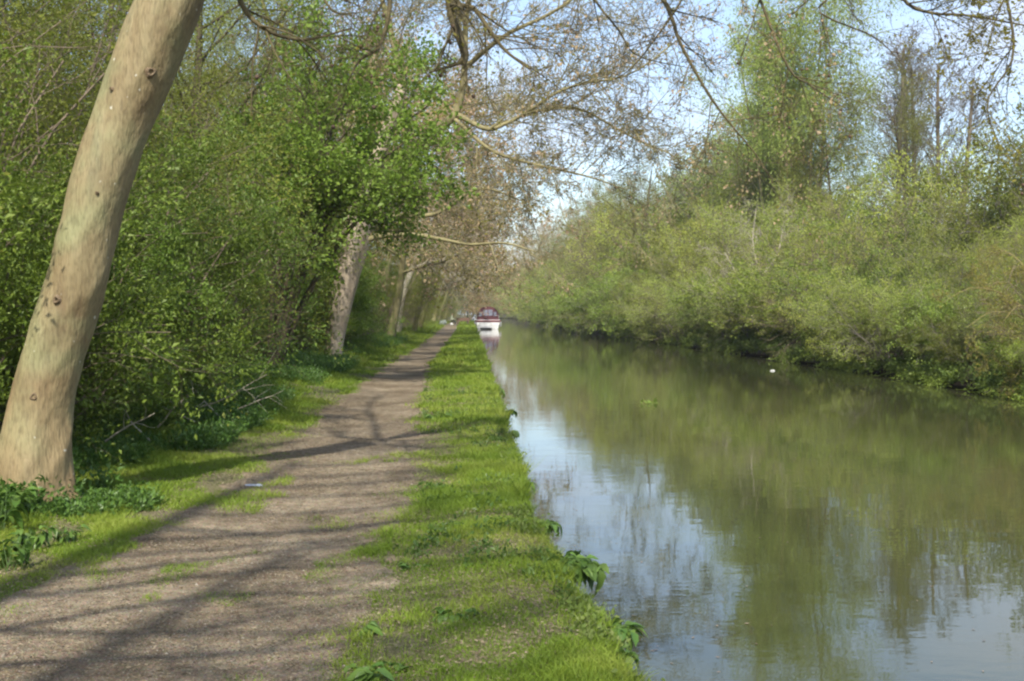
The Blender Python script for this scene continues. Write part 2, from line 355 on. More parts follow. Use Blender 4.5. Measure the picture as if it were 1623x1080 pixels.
# towpath sheet
pys = np.concatenate([np.arange(-10, 3, .5), np.arange(3, 14, .08), np.arange(14, 40, .3), np.arange(40, 170, 1.5)])
u = np.linspace(0, 1, 34)
fr = lambda y, s: .22*(fbm(y*1.3, y*0+s, 4)-.5)+.12*(vnoise(y*7., y*0+s*2)-.5)
pL = pathl(pys)+fr(pys, 4.4)*1.3; pR = pathr(pys)+fr(pys, 11.7)*1.6
X = pL[:, None]*(1-u)+pR[:, None]*u; YY = pys[:, None]+0*X
Z = zleft(X, YY)+.012+.01*(fbm(X*9, YY*9, 2)-.5)
Z[:, 0] -= .02; Z[:, -1] -= .02
I = np.arange(X.size).reshape(X.shape)
F = np.stack([I[:-1, :-1], I[:-1, 1:], I[1:, 1:], I[1:, :-1]], -1).reshape(-1, 4)
def path_mat():
    m, nt, out = mat('towpath_gravel')
    tc = N(nt, 'ShaderNodeTexCoord')
    n1 = N(nt, 'ShaderNodeTexNoise', Scale=1.1, Detail=5); n2 = N(nt, 'ShaderNodeTexNoise', Scale=90, Detail=3, Roughness=.7)
    vo = N(nt, 'ShaderNodeTexVoronoi', Scale=75)
    n3 = N(nt, 'ShaderNodeTexNoise', Scale=9, Detail=6, Roughness=.75)
    for n in (n1, n2, vo, n3): nt.links.new(tc.outputs['Object'], n.inputs['Vector'])
    r1 = ramp(nt, [(.3, (.13, .10, .063)), (.55, (.21, .17, .115)), (.75, (.29, .245, .17))]); nt.links.new(n1.outputs['Fac'], r1.inputs[0])
    r3 = ramp(nt, [(.32, (.45, .42, .38)), (.5, (.9, .88, .85)), (.68, (1.25, 1.22, 1.2))]); nt.links.new(n3.outputs['Fac'], r3.inputs[0])
    r2 = ramp(nt, [(.25, (.5, .48, .45)), (.5, (.95, .95, .95)), (.72, (1.5, 1.45, 1.4))]); nt.links.new(n2.outputs['Fac'], r2.inputs[0])
    a = N(nt, 'ShaderNodeMix', data_type='RGBA', blend_type='MULTIPLY'); a.inputs[0].default_value = 1
    nt.links.new(r1.outputs[0], a.inputs[6]); nt.links.new(r3.outputs[0], a.inputs[7])
    b = N(nt, 'ShaderNodeMix', data_type='RGBA', blend_type='MULTIPLY'); b.inputs[0].default_value = .9
    nt.links.new(a.outputs[2], b.inputs[6]); nt.links.new(r2.outputs[0], b.inputs[7])
    hs = N(nt, 'ShaderNodeMix', data_type='RGBA', blend_type='OVERLAY'); hs.inputs[0].default_value = .12
    nt.links.new(b.outputs[2], hs.inputs[6]); nt.links.new(vo.outputs['Color'], hs.inputs[7])
    pb = N(nt, 'ShaderNodeBsdfPrincipled', Roughness=.9); pb.inputs['Specular IOR Level'].default_value = .2
    nt.links.new(hs.outputs[2], pb.inputs['Base Color'])
    bp = N(nt, 'ShaderNodeBump', Strength=.8, Distance=.012); nt.links.new(vo.outputs['Distance'], bp.inputs['Height'])
    b2 = N(nt, 'ShaderNodeBump', Strength=.6, Distance=.03); nt.links.new(n3.outputs['Fac'], b2.inputs['Height']); nt.links.new(bp.outputs[0], b2.inputs['Normal'])
    nt.links.new(b2.outputs[0], pb.inputs['Normal']); nt.links.new(pb.outputs[0], out.inputs['Surface'])
    return m
tag(link('towpath', mesh_np('towpath', np.stack([X, YY, Z], -1).reshape(-1, 3), [F], smooth=True), path_mat()),
    'trodden brown gravel towpath running beside the canal', 'path', kind='structure')

# water
WZ = -.40
def water_mat():
    m, nt, out = mat('canal_water')
    tc = N(nt, 'ShaderNodeTexCoord')
    mp = N(nt, 'ShaderNodeMapping'); mp.inputs['Scale'].default_value = (1.0, 2.2, 1)
    nt.links.new(tc.outputs['Object'], mp.inputs[0])
    n1 = N(nt, 'ShaderNodeTexNoise', Scale=1.1, Detail=3, Roughness=.5); n2 = N(nt, 'ShaderNodeTexNoise', Scale=7, Detail=2, Roughness=.5)
    n3 = N(nt, 'ShaderNodeTexNoise', Scale=.18, Detail=2)
    nt.links.new(mp.outputs[0], n1.inputs['Vector']); nt.links.new(mp.outputs[0], n2.inputs['Vector']); nt.links.new(tc.outputs['Object'], n3.inputs['Vector'])
    mr = N(nt, 'ShaderNodeMapRange'); mr.inputs['From Min'].default_value = .42; mr.inputs['From Max'].default_value = .66; mr.inputs['To Min'].default_value = .25; mr.inputs['To Max'].default_value = 1
    nt.links.new(n3.outputs['Fac'], mr.inputs['Value'])
    mu = N(nt, 'ShaderNodeMath', operation='MULTIPLY'); nt.links.new(mr.outputs[0], mu.inputs[0]); nt.links.new(n2.outputs['Fac'], mu.inputs[1])
    b1 = N(nt, 'ShaderNodeBump', Strength=.11, Distance=.02); nt.links.new(n1.outputs['Fac'], b1.inputs['Height'])
    b2 = N(nt, 'ShaderNodeBump', Strength=.17, Distance=.004); nt.links.new(mu.outputs[0], b2.inputs['Height']); nt.links.new(b1.outputs[0], b2.inputs['Normal'])
    pb = N(nt, 'ShaderNodeBsdfPrincipled', Roughness=.02, IOR=1.6)
    pb.inputs['Base Color'].default_value = (.041, .045, .016, 1)
    nt.links.new(b2.outputs[0], pb.inputs['Normal']); nt.links.new(pb.outputs[0], out.inputs['Surface'])
    return m
wy = np.concatenate([np.arange(-60, 240, 2.), np.arange(240, 440, 20)])
XX = np.stack([edge(wy)-.3, (edge(wy)+rbank(wy))/2, rbank(wy)+.6], 1); I = np.arange(XX.size).reshape(XX.shape)
F = np.stack([I[:-1, :-1], I[:-1, 1:], I[1:, 1:], I[1:, :-1]], -1).reshape(-1, 4)
tag(link('canal_water', mesh_np('canal_water', np.stack([XX, wy[:, None]+0*XX, 0*XX+WZ], -1).reshape(-1, 3), [F], smooth=True), water_mat()),
    'still olive canal water reflecting the trees and sky', 'water', kind='structure')

# ------------------------------------------------------------------ grass, litter, pebbles
def grassiness(x, y):
    """0..1 how much turf grows here (left side)"""
    pl, pr, ed = pathl(y), pathr(y), edge(y)
    am = np.clip(9/np.maximum(y, 1), .22, 1); n = (fbm(x*1.6+3, y*1.1+8, 4)-.5)*am; n2 = (fbm(x*5, y*4+50, 3)-.5)*am
    fring = .5*np.clip(9/np.maximum(y, 1), .2, 1)
    right = sstep(-fring, fring*1.3, x-pr+1.5*n+.8*n2)
    right = right*(1-.28*(1-sstep(5.6, 8.5, y))*(1-sstep(.35, 1.0, x-pr+1.2*n))*sstep(.42, .5, fbm(x*3+21, y*2.2+13, 3)))
    left = sstep(-.25, .35, pl-x+1.5*n+1.2*n2)*(1-.8*sstep(.03, .14, fbm(x*1.7+11, y*.9+70, 4)-.5))
    patch = 1-.5*sstep(.04, .2, fbm(x*1.1+40, y*.9+7, 4)-.5+.15)*(x > pr)
    onpath = .5*(y < 12)*sstep(.13, .2, fbm(x*2.2+90, y*1.5+60, 3)-.5)
    gness = np.maximum(np.maximum(right*patch, left*.85), onpath)
    return gness*(x < ed+.02)*(x > pathl(y)-2.6)

def blades(rng, n, ylo, yhi, h, w, power=1.0):
    y = ylo+(yhi-ylo)*rng.rand(n)**power
    x0 = pathl(y)-2.2; x1 = edge(y)+.02
    x = x0+(x1-x0)*rng.rand(n)
    gn = grassiness(x, y); keep = rng.rand(n) < gn
    x, y, gn = x[keep], y[keep], gn[keep]; n = len(x)
    z = zleft(x, y)-.004
    tall = (1+.9*sstep(.15, .0, edge(y)-x)+.9*sstep(.7, 1.7, pathl(y)-x))*(.5+.7*gn)*(.25+2.2*fbm(x*2.7, y*2.7, 4)**1.6)
    hh = h*tall*(.5+rng.rand(n)); a = rng.rand(n)*2*PI; lean = rng.uniform(.2, 1.1, n)
    dx, dy = np.cos(a), np.sin(a)
    b = rng.rand(n)*2*PI; wx, wyv = np.cos(b)*w*.5, np.sin(b)*w*.5
    base = np.stack([x, y, z], 1); side = np.stack([wx, wyv, 0*x], 1)
    midp = base+np.stack([dx*hh*lean*.3, dy*hh*lean*.3, hh*.6], 1)
    tip = base+np.stack([dx*hh*lean, dy*hh*lean, hh*.9], 1)
    V = np.stack([base-side, base+side, midp+side*.7, tip, midp-side*.7], 1)
    dry = rng.rand(n)+.45*(rng.rand(n) < .14)
    rn = np.clip(.08+.5*dry+1.5*(fbm(x*1.5+5, y*1.5, 4)-.5), 0, 1)
    return V, rn
rng = np.random.RandomState(3)
G = Geo()
for n, a, b, h, w in ((420000, 3.6, 8, .036, .0045), (280000, 8, 14, .044, .0075), (170000, 14, 30, .06, .016), (90000, 30, 75, .09, .04), (30000, 75, 170, .12, .10)):
    V, rn = blades(rng, n, a, b, h, w, 1.15)
    k = len(V); idx = np.arange(5*k).reshape(k, 5)
    if a < 8:
        G.add(V.reshape(-1, 3), idx[:, [0, 1, 2, 4]], np.repeat(rn, 5)); G.F3.append(idx[:, [4, 2, 3]]+G.n-5*k); G.m3.append(np.zeros(k))
    else:
        V3 = V[:, [0, 1, 3]]; G.add(V3.reshape(-1, 3), np.arange(3*k).reshape(k, 3), np.repeat(rn, 3))
tag(link('grass', G.mesh('grass'), M['grass']), 'short bright green grass growing on the verges of the towpath', 'grass', kind='stuff')

# dry litter: straw bits, bud scales, crumbs of leaf
G = Geo(); n = 95000
y = 3.6+16*rng.rand(n)**1.5; x = pathl(y)-1.6+(edge(y)-pathl(y)+1.6)*rng.rand(n)
k = rng.rand(n) < (.35+.65*(fbm(x*2, y*2+77, 3) > .47)); x, y = x[k], y[k]; n = len(x)
a = rng.rand(n)*2*PI; l = rng.uniform(.004, .014, n); w = rng.uniform(.001, .0035, n)
c = np.stack([x, y, np.maximum(zleft(x, y)+.016, zleft(x, y)+.016)], 1); d = np.stack([np.cos(a), np.sin(a), rng.normal(0, .25, n)], 1); s = np.stack([-np.sin(a), np.cos(a), rng.normal(0, .3, n)], 1)
V = np.stack([c-d*l[:, None], c-s*w[:, None], c+d*l[:, None], c+s*w[:, None]+np.array([0, 0, .004])], 1)
G.add(V.reshape(-1, 3), np.arange(4*n).reshape(n, 4), np.repeat(rng.rand(n), 4))
M['litter'] = leaf_mat('dry_litter', [(.09, .065, .04), (.19, .145, .09), (.30, .25, .17)], .1, .8, 0, .3)
tag(link('leaf_litter', G.mesh('leaf_litter'), M['litter']), 'dry straw and leaf crumbs strewn over the towpath and verge', 'litter', kind='stuff')

G = Geo(); n = 26000
y = 3.6+12*rng.rand(n)**1.4; x = pathl(y)+(pathr(y)-pathl(y))*rng.rand(n)
s = rng.uniform(.002, .0065, n)*(1+(rng.rand(n) < .02)*.8)
oct_ = np.array([[1, 0, 0], [0, 1, 0], [-1, 0, 0], [0, -1, 0], [0, 0, .7], [0, 0, -.5]], float)
V = oct_[None]*s[:, None, None]*rng.uniform(.6, 1.3, (n, 6, 1)); ang = rng.rand(n)*2*PI
V = np.stack([V[..., 0]*np.cos(ang)[:, None]-V[..., 1]*np.sin(ang)[:, None], V[..., 0]*np.sin(ang)[:, None]+V[..., 1]*np.cos(ang)[:, None], V[..., 2]], -1)
V += np.stack([x, y, zleft(x, y)+.013], 1)[:, None]
ft = np.array([[0, 1, 4], [1, 2, 4], [2, 3, 4], [3, 0, 4]])
G.add(V.reshape(-1, 3), (ft[None]+6*np.arange(n)[:, None, None]).reshape(-1, 3), np.repeat(rng.rand(n), 6))
M['pebble'] = leaf_mat('pebble', [(.09, .075, .05), (.18, .155, .11), (.28, .25, .19)], 0, .8, 0, .1)
tag(link('gravel', G.mesh('gravel'), M['pebble']), 'loose small gravel lying on the towpath', 'gravel', kind='stuff')

# ------------------------------------------------------------------ broadleaf ground cover
def rosette(rng, G, c, h, n, ls, spread, aspect=.55, m=0):
    """short stems with opposite leaves"""
    st = []; 
    for i in range(n):
        a = rng.rand()*2*PI; d = np.array([math.cos(a)*spread, math.sin(a)*spread, 1]); L = h*rng.uniform(.6, 1.1)
        p0 = c+np.array([rng.normal(0, .04), rng.normal(0, .04), 0])
        q = [p0+d/np.linalg.norm(d)*L*t+np.array([0, 0, -.15*L*t*t]) for t in np.linspace(0, 1, 4)]
        st.append(q)
    return np.array(st)
def cover(name, rng, xs, ys_, zf, h, per, ls, matl, label, stemmat=None):
    G = Geo(); n = len(xs); z = zf(xs, ys_)
    # each plant: 3 stems
    k = 3; X0 = np.repeat(np.stack([xs, ys_, z-.02], 1), k, 0); m = len(X0)
    a = rng.rand(m)*2*PI; sp = rng.uniform(.2, .8, m); hh = h*np.repeat(rng.uniform(.5, 1.2, n), k)*rng.uniform(.7, 1.1, m)
    d = np.stack([np.cos(a)*sp, np.sin(a)*sp, np.ones(m)], 1)
    t = np.linspace(0, 1, 4)
    P = X0[:, None]+d[:, None]*(t[None, :, None])*hh[:, None, None]; P[..., 2] -= (.2*hh[:, None]*t[None]**2)
    tubes(G, P, np.tile(np.array([.004, .003, .002, .001]), (m, 1)), 3)
    leaves(G, rng, P, m*per, ls, .03, .6, .5, .15)
    tag(link(name, G.mesh(name), matl), label, 'undergrowth', kind='stuff')
rng = np.random.RandomState(11)
# along the hedge foot, left
n = 13000; y = 6+54*rng.rand(n)**1.7; off = .55+1.9*rng.rand(n)**.9
x = pathl(y)-off-.15*(y > 20)
k = fbm(x*1.3+2, y*.8+9, 3)+.28*(off-1.2) > .47; x, y = x[k], y[k]
cover('undergrowth', rng, x, y, zleft, .27, 11, .04, M['weed'], 'low nettles and cow parsley along the foot of the hedge')
n = 260; a_ = rng.uniform(-2.4, 1.0, n); rr_ = rng.uniform(.30, .75, n); x = -3.45+np.cos(a_)*rr_*1.2; y = 8.7+np.sin(a_)*rr_*.8
cover('trunk_foot_weeds', rng, x, y, zleft, .13, 9, .034, M['weed'], 'low weeds growing round the foot of the leaning trunk')
# weeds in the turf
n = 1500; y = 4+22*rng.rand(n)**1.6; x = pathr(y)+(edge(y)-pathr(y))*rng.rand(n)
k = fbm(x*2.2, y*2.2+30, 3) > .58; x, y = x[k], y[k]
cover('verge_weeds', rng, x, y, zleft, .05, 8, .028, M['weed'], 'small flat-leaved weeds scattered through the canal-side turf')
n = 1500; y = 4.2+40*rng.rand(n)**1.5; x = edge(y)+rng.uniform(-.16, .03, n)
k = fbm(y*1.9, y*0+61, 3) > .57; x, y = x[k], y[k]
cover('edge_weeds', rng, x, y, lambda a, b: zleft(a, b)-.03, .10, 7, .028, M['dullweed'], 'ragged small weeds and nettle shoots along the edge of the bank')
# right bank herbs and overhanging growth
n = 6200; y = 20+130*rng.rand(n)**1.5; q = -.1+2.6*rng.rand(n)**1.2; x = rbank(y)+q; k = fbm(x*.5, y*.35, 3) > .36; x, y = x[k], y[k]
cover('bank_undergrowth', rng, x, y, zright, .6, 12, .075, M['dullweed'], 'dense low herbs and nettles on the far canal bank')
n = 3000; y = 20+120*rng.rand(n)**1.5; x = rbank(y)+rng.uniform(-.1, .35, n)
k = fbm(x*.2, y*.35+30, 3) > .42; x, y = x[k], y[k]
G = Geo(); z = zright(x, y)+.05; m = len(x)
d = np.stack([rng.uniform(-.9, -.1, m), rng.normal(0, .4, m), rng.uniform(-.1, .5, m)], 1); L = rng.uniform(.3, .9, m)
t = np.linspace(0, 1, 5); P = np.stack([x, y, z], 1)[:, None]+d[:, None]*t[None, :, None]*L[:, None, None]; P[..., 2] -= .5*L[:, None]*t[None]**2
P[..., 2] = np.maximum(P[..., 2], WZ+.05)
tubes(G, P, np.tile(np.linspace(.008, .003, 5), (m, 1)), 3); leaves(G, rng, P, m*11, .075, .07, .5, .3)
tag(link('trailing_bramble', G.mesh('trailing_bramble'), M['lush']), 'bramble and grass trailing over the far bank down to the water', 'bramble', kind='stuff')

# ------------------------------------------------------------------ plant prototypes
def proto(name, seed, multi, spec, stemL, r0, leafn, leafsize, spread, leafm, barkm, aspect=.5, up=.3, leaflv=None, lean=.5, sides=(7, 5, 4, 3, 3), minr=0, droop=0, basesp=.3, extra=None):
    """returns (wood mesh, leaf mesh or None)"""
    rng = np.random.RandomState(seed); out = []
    for i in range(multi):
        a = 2*PI*(i+rng.rand()*.7)/multi; l = lean*rng.uniform(.4, 1.2)
        d = np.array([math.cos(a)*l, math.sin(a)*l, 1]); p = np.array([math.cos(a), math.sin(a), 0])*basesp*rng.rand()+np.array([0, 0, -.15])
        grow(rng, p, d, stemL*rng.uniform(.7, 1.1), r0*rng.uniform(.7, 1), 0, spec, out)
    gw = Geo(); skeleton_geo(gw, out, sides, minr=minr); w = gw.mesh(name+'_wood', True); w.materials.append(M[barkm])
    lf = None
    if leafn:
        gl = Geo(); lv = len(spec)-1 if leaflv is None else leaflv
        leaves(gl, rng, last_twigs(out, lv), leafn, leafsize, spread, aspect, up, droop=droop)
        if leaflv is None and lv > 1: leaves(gl, rng, last_twigs(out, lv-1), leafn//5, leafsize, spread*1.2, aspect, up)
        lf = gl.mesh(name+'_leaves'); lf.materials.append(M[leafm])
        if extra:
            em, en, es = extra; ge = Geo(); leaves(ge, rng, last_twigs(out, lv), en, es, spread, .7, .2); ex = ge.mesh(name+'_buds'); ex.materials.append(M[em]); return w, lf, ex
    return w, lf

SH = lambda n0, n1, n2: [dict(k=6, bend=.12, n=n0, a0=25, a1=65, l0=.35, l1=.7, t0=.08, rr=.5), dict(k=5, bend=.18, n=n1, a0=25, a1=60, l0=.4, l1=.7, t0=.15, rr=.5),
                         dict(k=4, bend=.2, n=n2, a0=20, a1=60, l0=.4, l1=.75, t0=.2, rr=.6), dict(k=4, bend=.2, trop=.03)]
P = {}
P['elder'] = [proto('elder', s, 9, SH(8, 4, 3), 2.9, .03, n_, .047, .07, 'elder', 'scrubbark', .5, .5, lean=.55) for s, n_ in ((1, 44000), (2, 26000))]
P['hawthorn'] = [proto('hawthorn', s, 8, SH(9, 4, 3), 4.4, .04, n_, .036, .09, 'hawthorn', 'scrubbark', .6, .3, lean=.5) for s, n_ in ((3, 36000), (4, 20000))]
P['sallow'] = [proto('sallow', s, 8, SH(8, 5, 2), 5.2, .05, 16000, .10, .12, lm_, 'greybark', .42, .2, lean=.55, minr=.006) for s, lm_ in ((5, 'sallow'), (6, 'sallow'), (7, 'willow'), (25, 'hawthorn'))]
P['lush'] = [proto('lush', 8, 8, SH(8, 4, 2), 4.0, .05, 17000, .10, .11, 'lush', 'greybark', .5, .4, lean=.6, minr=.006)]
P['scrub'] = [proto('scrub', 9, 9, SH(8, 5, 3), 4.2, .045, 5000, .07, .14, 'sallow', 'scrubbark', .4, .2, lean=.5, minr=.006)]
TR = lambda n0, n1, n2, n3, t0=.25, up=.03: [dict(k=9, bend=.05, n=n0, a0=35, a1=65, l0=.28, l1=.5, t0=t0, rr=.42, tip=.2, taper=1.2), dict(k=6, bend=.13, n=n1, a0=25, a1=60, l0=.4, l1=.65, t0=.2, rr=.5, trop=up),
                         dict(k=5, bend=.18, n=n2, a0=25, a1=60, l0=.4, l1=.7, t0=.2, rr=.55, trop=up), dict(k=4, bend=.22, n=n3, a0=20, a1=60, l0=.4, l1=.7, t0=.2, rr=.6), dict(k=3, bend=.25)]
P['woodland'] = [proto('woodland', s, 1, TR(22, 6, 4, 2), 10.5, .2, 30000, .05, .15, 'wood', 'darkbark', .6, .3, lean=.08, sides=(9, 6, 4, 3, 3), basesp=0) for s in (12, 13)]
P['willow'] = [proto('willow', 15, 5, [dict(k=9, bend=.05, n=13, a0=35, a1=70, l0=.20, l1=.38, t0=.42, rr=.42, tip=.2, taper=.8)]+TR(1, 6, 4, 2, .4, .08)[1:], 17.5, .2, 44000, .16, .34, 'willow', 'mossbark', .4, .1, lean=.12, sides=(8, 5, 4, 3, 3), basesp=1.6, droop=.3, minr=.007)]
P['aspen'] = [proto('aspen', 16, 2, TR(18, 5, 4, 2, .25, .05), 11, .16, 18000, .16, .26, 'silver', 'greybark', .5, .1, lean=.2, sides=(8, 5, 4, 3, 3), basesp=.5, minr=.012)]
P['bare'] = [proto('bare', s, 1, [dict(k=9, bend=.025, n=46, a0=30, a1=60, l0=.10, l1=.19, t0=.44, rr=.3, tip=.3, taper=.7)]+TR(1, 6, 3, 2, .4, .1)[1:], 19, .30, 0, 0, 0, None, 'bark', lean=.03, sides=(8, 4, 3, 3, 3), basesp=0, minr=.010) for s in (18, 19)]
P['plane'] = [proto('plane', s, 1, [dict(k=9, bend=.07, n=15, a0=40, a1=75, l0=.4, l1=.7, t0=.3, rr=.5, tip=.25)]+TR(1, 7, 5, 3)[1:], 12.5, .25, 3600, .10, .12, 'yellow', 'mossbark', .7, .2, lean=.2, sides=(9, 6, 4, 3, 3), basesp=0, minr=.006, extra=('bud', 10000, .10)) for s in (21, 22)]

def plant(kind, x, y, label, cat, group, sc=1., rz=None, v=None, name=None, zf=None, tilt=None, sxy=1.0, rr=random.Random(5)):
    L = P[kind]; meshes = L[rr.randrange(len(L)) if v is None else v % len(L)]
    if zf is None: zf = zleft if x < 5 else zright
    z = float(zf(np.array([float(x)]), np.array([float(y)]))[0])
    root = link(name or kind, None, loc=(x, y, z), rz=rr.uniform(0, 6.28) if rz is None else rz, sc=(sc*sxy, sc*sxy, sc))
    if tilt: root.rotation_euler = (tilt[0], tilt[1], root.rotation_euler[2])
    tag(root, label, cat, group)
    link('stems' if cat == 'shrub' else 'trunk', meshes[0], parent=root)
    if meshes[1]: link('foliage' if cat == 'shrub' else 'crown', meshes[1], parent=root)
    if len(meshes) > 2: link('buds', meshes[2], parent=root)
    return root

R = random.Random(21)
# -- left hedge, shrubs
y = 8.9; i = 0
while y < 62:
    i += 1
    x = pathl(y)-2.1-R.uniform(0, .5)-.006*y
    if y < 10: x -= 1.5
    if 15 < y < 33: x -= 1.9*float(sstep(15, 22, y))
    if y > 44: x -= 1.5
    kind = 'elder' if R.random() < .55 or y < 14.5 else 'hawthorn'
    plant(kind, x, y, 'green-leaved elder shrub in the hedge left of the towpath' if kind == 'elder' else 'olive-leaved hawthorn shrub in the hedge left of the towpath',
          'shrub', 'elders in the towpath hedge' if kind == 'elder' else 'hawthorns in the towpath hedge', sc=R.uniform(.8, 1.05) if kind == 'elder' else R.uniform(.7, .9), name=kind+'_shrub')
    y += R.uniform(1.1, 1.7)*(1+y/60)
y = 9.6
while y < 45:
    x = pathl(y)-4.2-R.uniform(0, 1.3)
    plant('hawthorn', x, y, 'tall hawthorn rising behind the front row of the towpath hedge', 'shrub', 'hawthorns behind the hedge row', sc=R.uniform(1.0, 1.35), name='hawthorn_shrub')
    y += R.uniform(1.7, 2.4)
# -- left woodland
for (x0, x1, st, yy0, yy1) in ((-6.8, -8.8, 3.5, 12, 80), (-10, -13, 3.8, 11.5, 90), (-15, -20, 4.6, 14, 100)):
    y = yy0
    while y < yy1:
        plant('woodland', R.uniform(x1, x0)-.02*y, y, 'slender woodland tree with small olive leaves in the wood behind the hedge', 'tree', 'trees of the wood behind the hedge', sc=R.uniform(.8, 1.2), name='woodland_tree')
        y += st*R.uniform(.8, 1.25)*(1+y/120)
# -- right bank
def mesh_h(kind): return max(v.co.z for v in P[kind][0][0].vertices)
KH = {k: mesh_h(k) for k in ('lush', 'sallow', 'scrub', 'plane')}
for row, (q0, q1, st, hf) in enumerate(((.2, 1.5, 1.05, .46), (2.8, 4.4, 2.6, .66), (5.8, 7.8, 3.2, .86), (9.5, 12.5, 4.2, 1.0))):
    y = 19+row
    while y < 155:
        q = R.uniform(q0, q1)-(.9*float(sstep(55, 95, y)) if row == 0 else 0); H = min(15, 1.7+.146*y)*(1-.13*float(sstep(1, 0, abs(y-66)/22)))*hf*R.uniform(.68, 1.12)
        r = R.random()
        if row == 0: kind = 'lush' if r < .5 else ('sallow' if r < .9 else 'scrub')
        else: kind = 'sallow' if r < .64 else ('lush' if r < .80 else 'scrub')
        if row == 2 and y > 125 and r < .45: kind = 'plane'
        if kind == 'plane':
            plant('plane', float(rbank(y))+q, y, 'brownish budding tree among the far-bank shrubs', 'tree', 'budding trees on the far bank', sc=R.uniform(.85, 1.0), name='plane_tree')
        else:
            nm = {'lush': 'thorn_shrub', 'sallow': 'sallow_shrub', 'scrub': 'bare_shrub'}[kind]
            lb = {'lush': 'bright green leafy shrub', 'sallow': 'yellow-green sallow shrub', 'scrub': 'nearly leafless tan-twigged shrub'}[kind]+(' at the far water edge', ' just behind the far water edge', ' mid far-bank thicket', ' atop the far-bank thicket')[row]
            sc_ = H/KH[kind]
            plant(kind, float(rbank(y))+q, y, lb, 'shrub', lb.replace('shrub', 'shrubs'), sc=sc_*(R.uniform(.8, 1.25) if row == 0 else 1), sxy=1.25 if row == 0 else 1.05, name=nm)
        y += st*R.uniform(.8, 1.25)*(1+y/90)
for (px_, D, s_, lb) in ((1560, 50, 1.25, 'tall pale spreading sallow rising highest at the right end of the far bank'), (1635, 42, 1.3, 'tall sallow at the frame edge on the far bank, right of the highest one')):
    plant('sallow', at(px_, 300, D)[0], D, lb, 'tree', None, sc=s_, name='sallow_tree', v=px_)
# tall ones behind the shrubs
D = 74; plant('willow', at(1268, 300, D)[0], D, 'tall light green willow with three dark stems rising above the far shrubs', 'tree', None, sc=1.2, sxy=.78, rz=.6, name='willow_tree')
D = 80; plant('willow', at(1195, 300, D)[0], D+3, 'lower willow at the left shoulder of the tall light green one', 'tree', None, sc=.92, rz=2.6, name='willow_tree')
D = 92; plant('aspen', at(1085, 300, D)[0], D, 'pale silvery green tree left of the tall willow', 'tree', None, sc=1.3, rz=1, name='aspen_tree')
D = 100; plant('aspen', at(1170, 300, D)[0], D, 'pale silvery green tree just behind the tall willow', 'tree', None, sc=1.45, rz=3, name='aspen_tree')
for j, (px, D, s, w) in enumerate(((1422, 66, 1.1, 'leftmost of'), (1443, 70, 1.08, 'second from the left of'), (1462, 67, 1.03, 'third from the left of'), (1492, 71, 1.1, 'fourth from the left of'), (1528, 72, 1.0, 'rightmost of'))):
    plant('bare', at(px, 300, D)[0], D, w+' the five tall bare grey trees beyond the far shrubs', 'tree', 'tall bare trees beyond the far shrubs', sc=s, rz=j*1.3, name='bare_tree')
# far line beyond 150 m and closing the view
y = 60
while y < 340:
    plant('woodland', float(rbank(y))+R.uniform(9, 14), y, 'distant leafy tree along the far bank of the canal', 'tree', 'distant trees on the far bank', sc=R.uniform(.9, 1.25), name='woodland_tree')
    y += R.uniform(7, 11)*(1+y/300)
y = 98
while y < 320:
    plant('woodland' if R.random() < .6 or y < 150 else 'plane', float(rbank(y))+R.uniform(3, 6), y, 'tall tree standing over the distant far-bank shrubs', 'tree', 'tall trees over the distant far-bank shrubs', sc=R.uniform(1.05, 1.3), sxy=1.15, name='bankside_tree')
    y += R.uniform(6, 9)*(1+y/300)
y = 150
while y < 340:
    plant('sallow', float(rbank(y))+R.uniform(-.2, 1.5), y, 'distant shrub hanging over the water on the far bank', 'shrub', 'distant far-bank shrubs', sc=R.uniform(1.1, 1.6), name='sallow_shrub')
    y += R.uniform(6, 9)
y = 45
while y < 330:
    if 96 < y < 123: y = 123
    plant('plane', float(edge(y))-R.uniform(4.2, 6.5), y, 'bare copper-budded tree leaning over the distant towpath', 'tree', 'copper-budded trees over the distant towpath', sc=R.uniform(.95, 1.2), sxy=1.1 if y < 118 else 1.35, tilt=(0, R.uniform(.14, .3)*(.55 if y < 118 else 1)), rz=0 if R.random() < .5 else R.uniform(-.8, .8), name='plane_tree')
    y += R.uniform(7, 10)*(1+y/250)
y = 62
while y < 330:
    plant('hawthorn', float(pathl(y))-R.uniform(2.2, 3.6), y, 'distant hawthorn shrub beside the towpath', 'shrub', 'distant hawthorns beside the towpath', sc=R.uniform(.9, 1.3), name='hawthorn_shrub')
    y += R.uniform(3.5, 5)*(1+y/200)
for j in range(24):
    plant('woodland', -20+(j % 12)*3.6+R.uniform(-1, 1), 352+18*(j//12)+R.uniform(-5, 5), 'far tree closing the view where the canal bends', 'tree', 'far trees closing the view', sc=R.uniform(.95, 1.15), sxy=1.3, name='woodland_tree')
for j in range(14):
    plant('sallow', -14+j*2.4+R.uniform(-1, 1), 338+R.uniform(-3, 3)+j, 'far shrub at the bend of the canal', 'shrub', 'far shrubs at the bend', sc=R.uniform(.8, 1.1), name='sallow_shrub', zf=lambda a, b: a*0+.1)

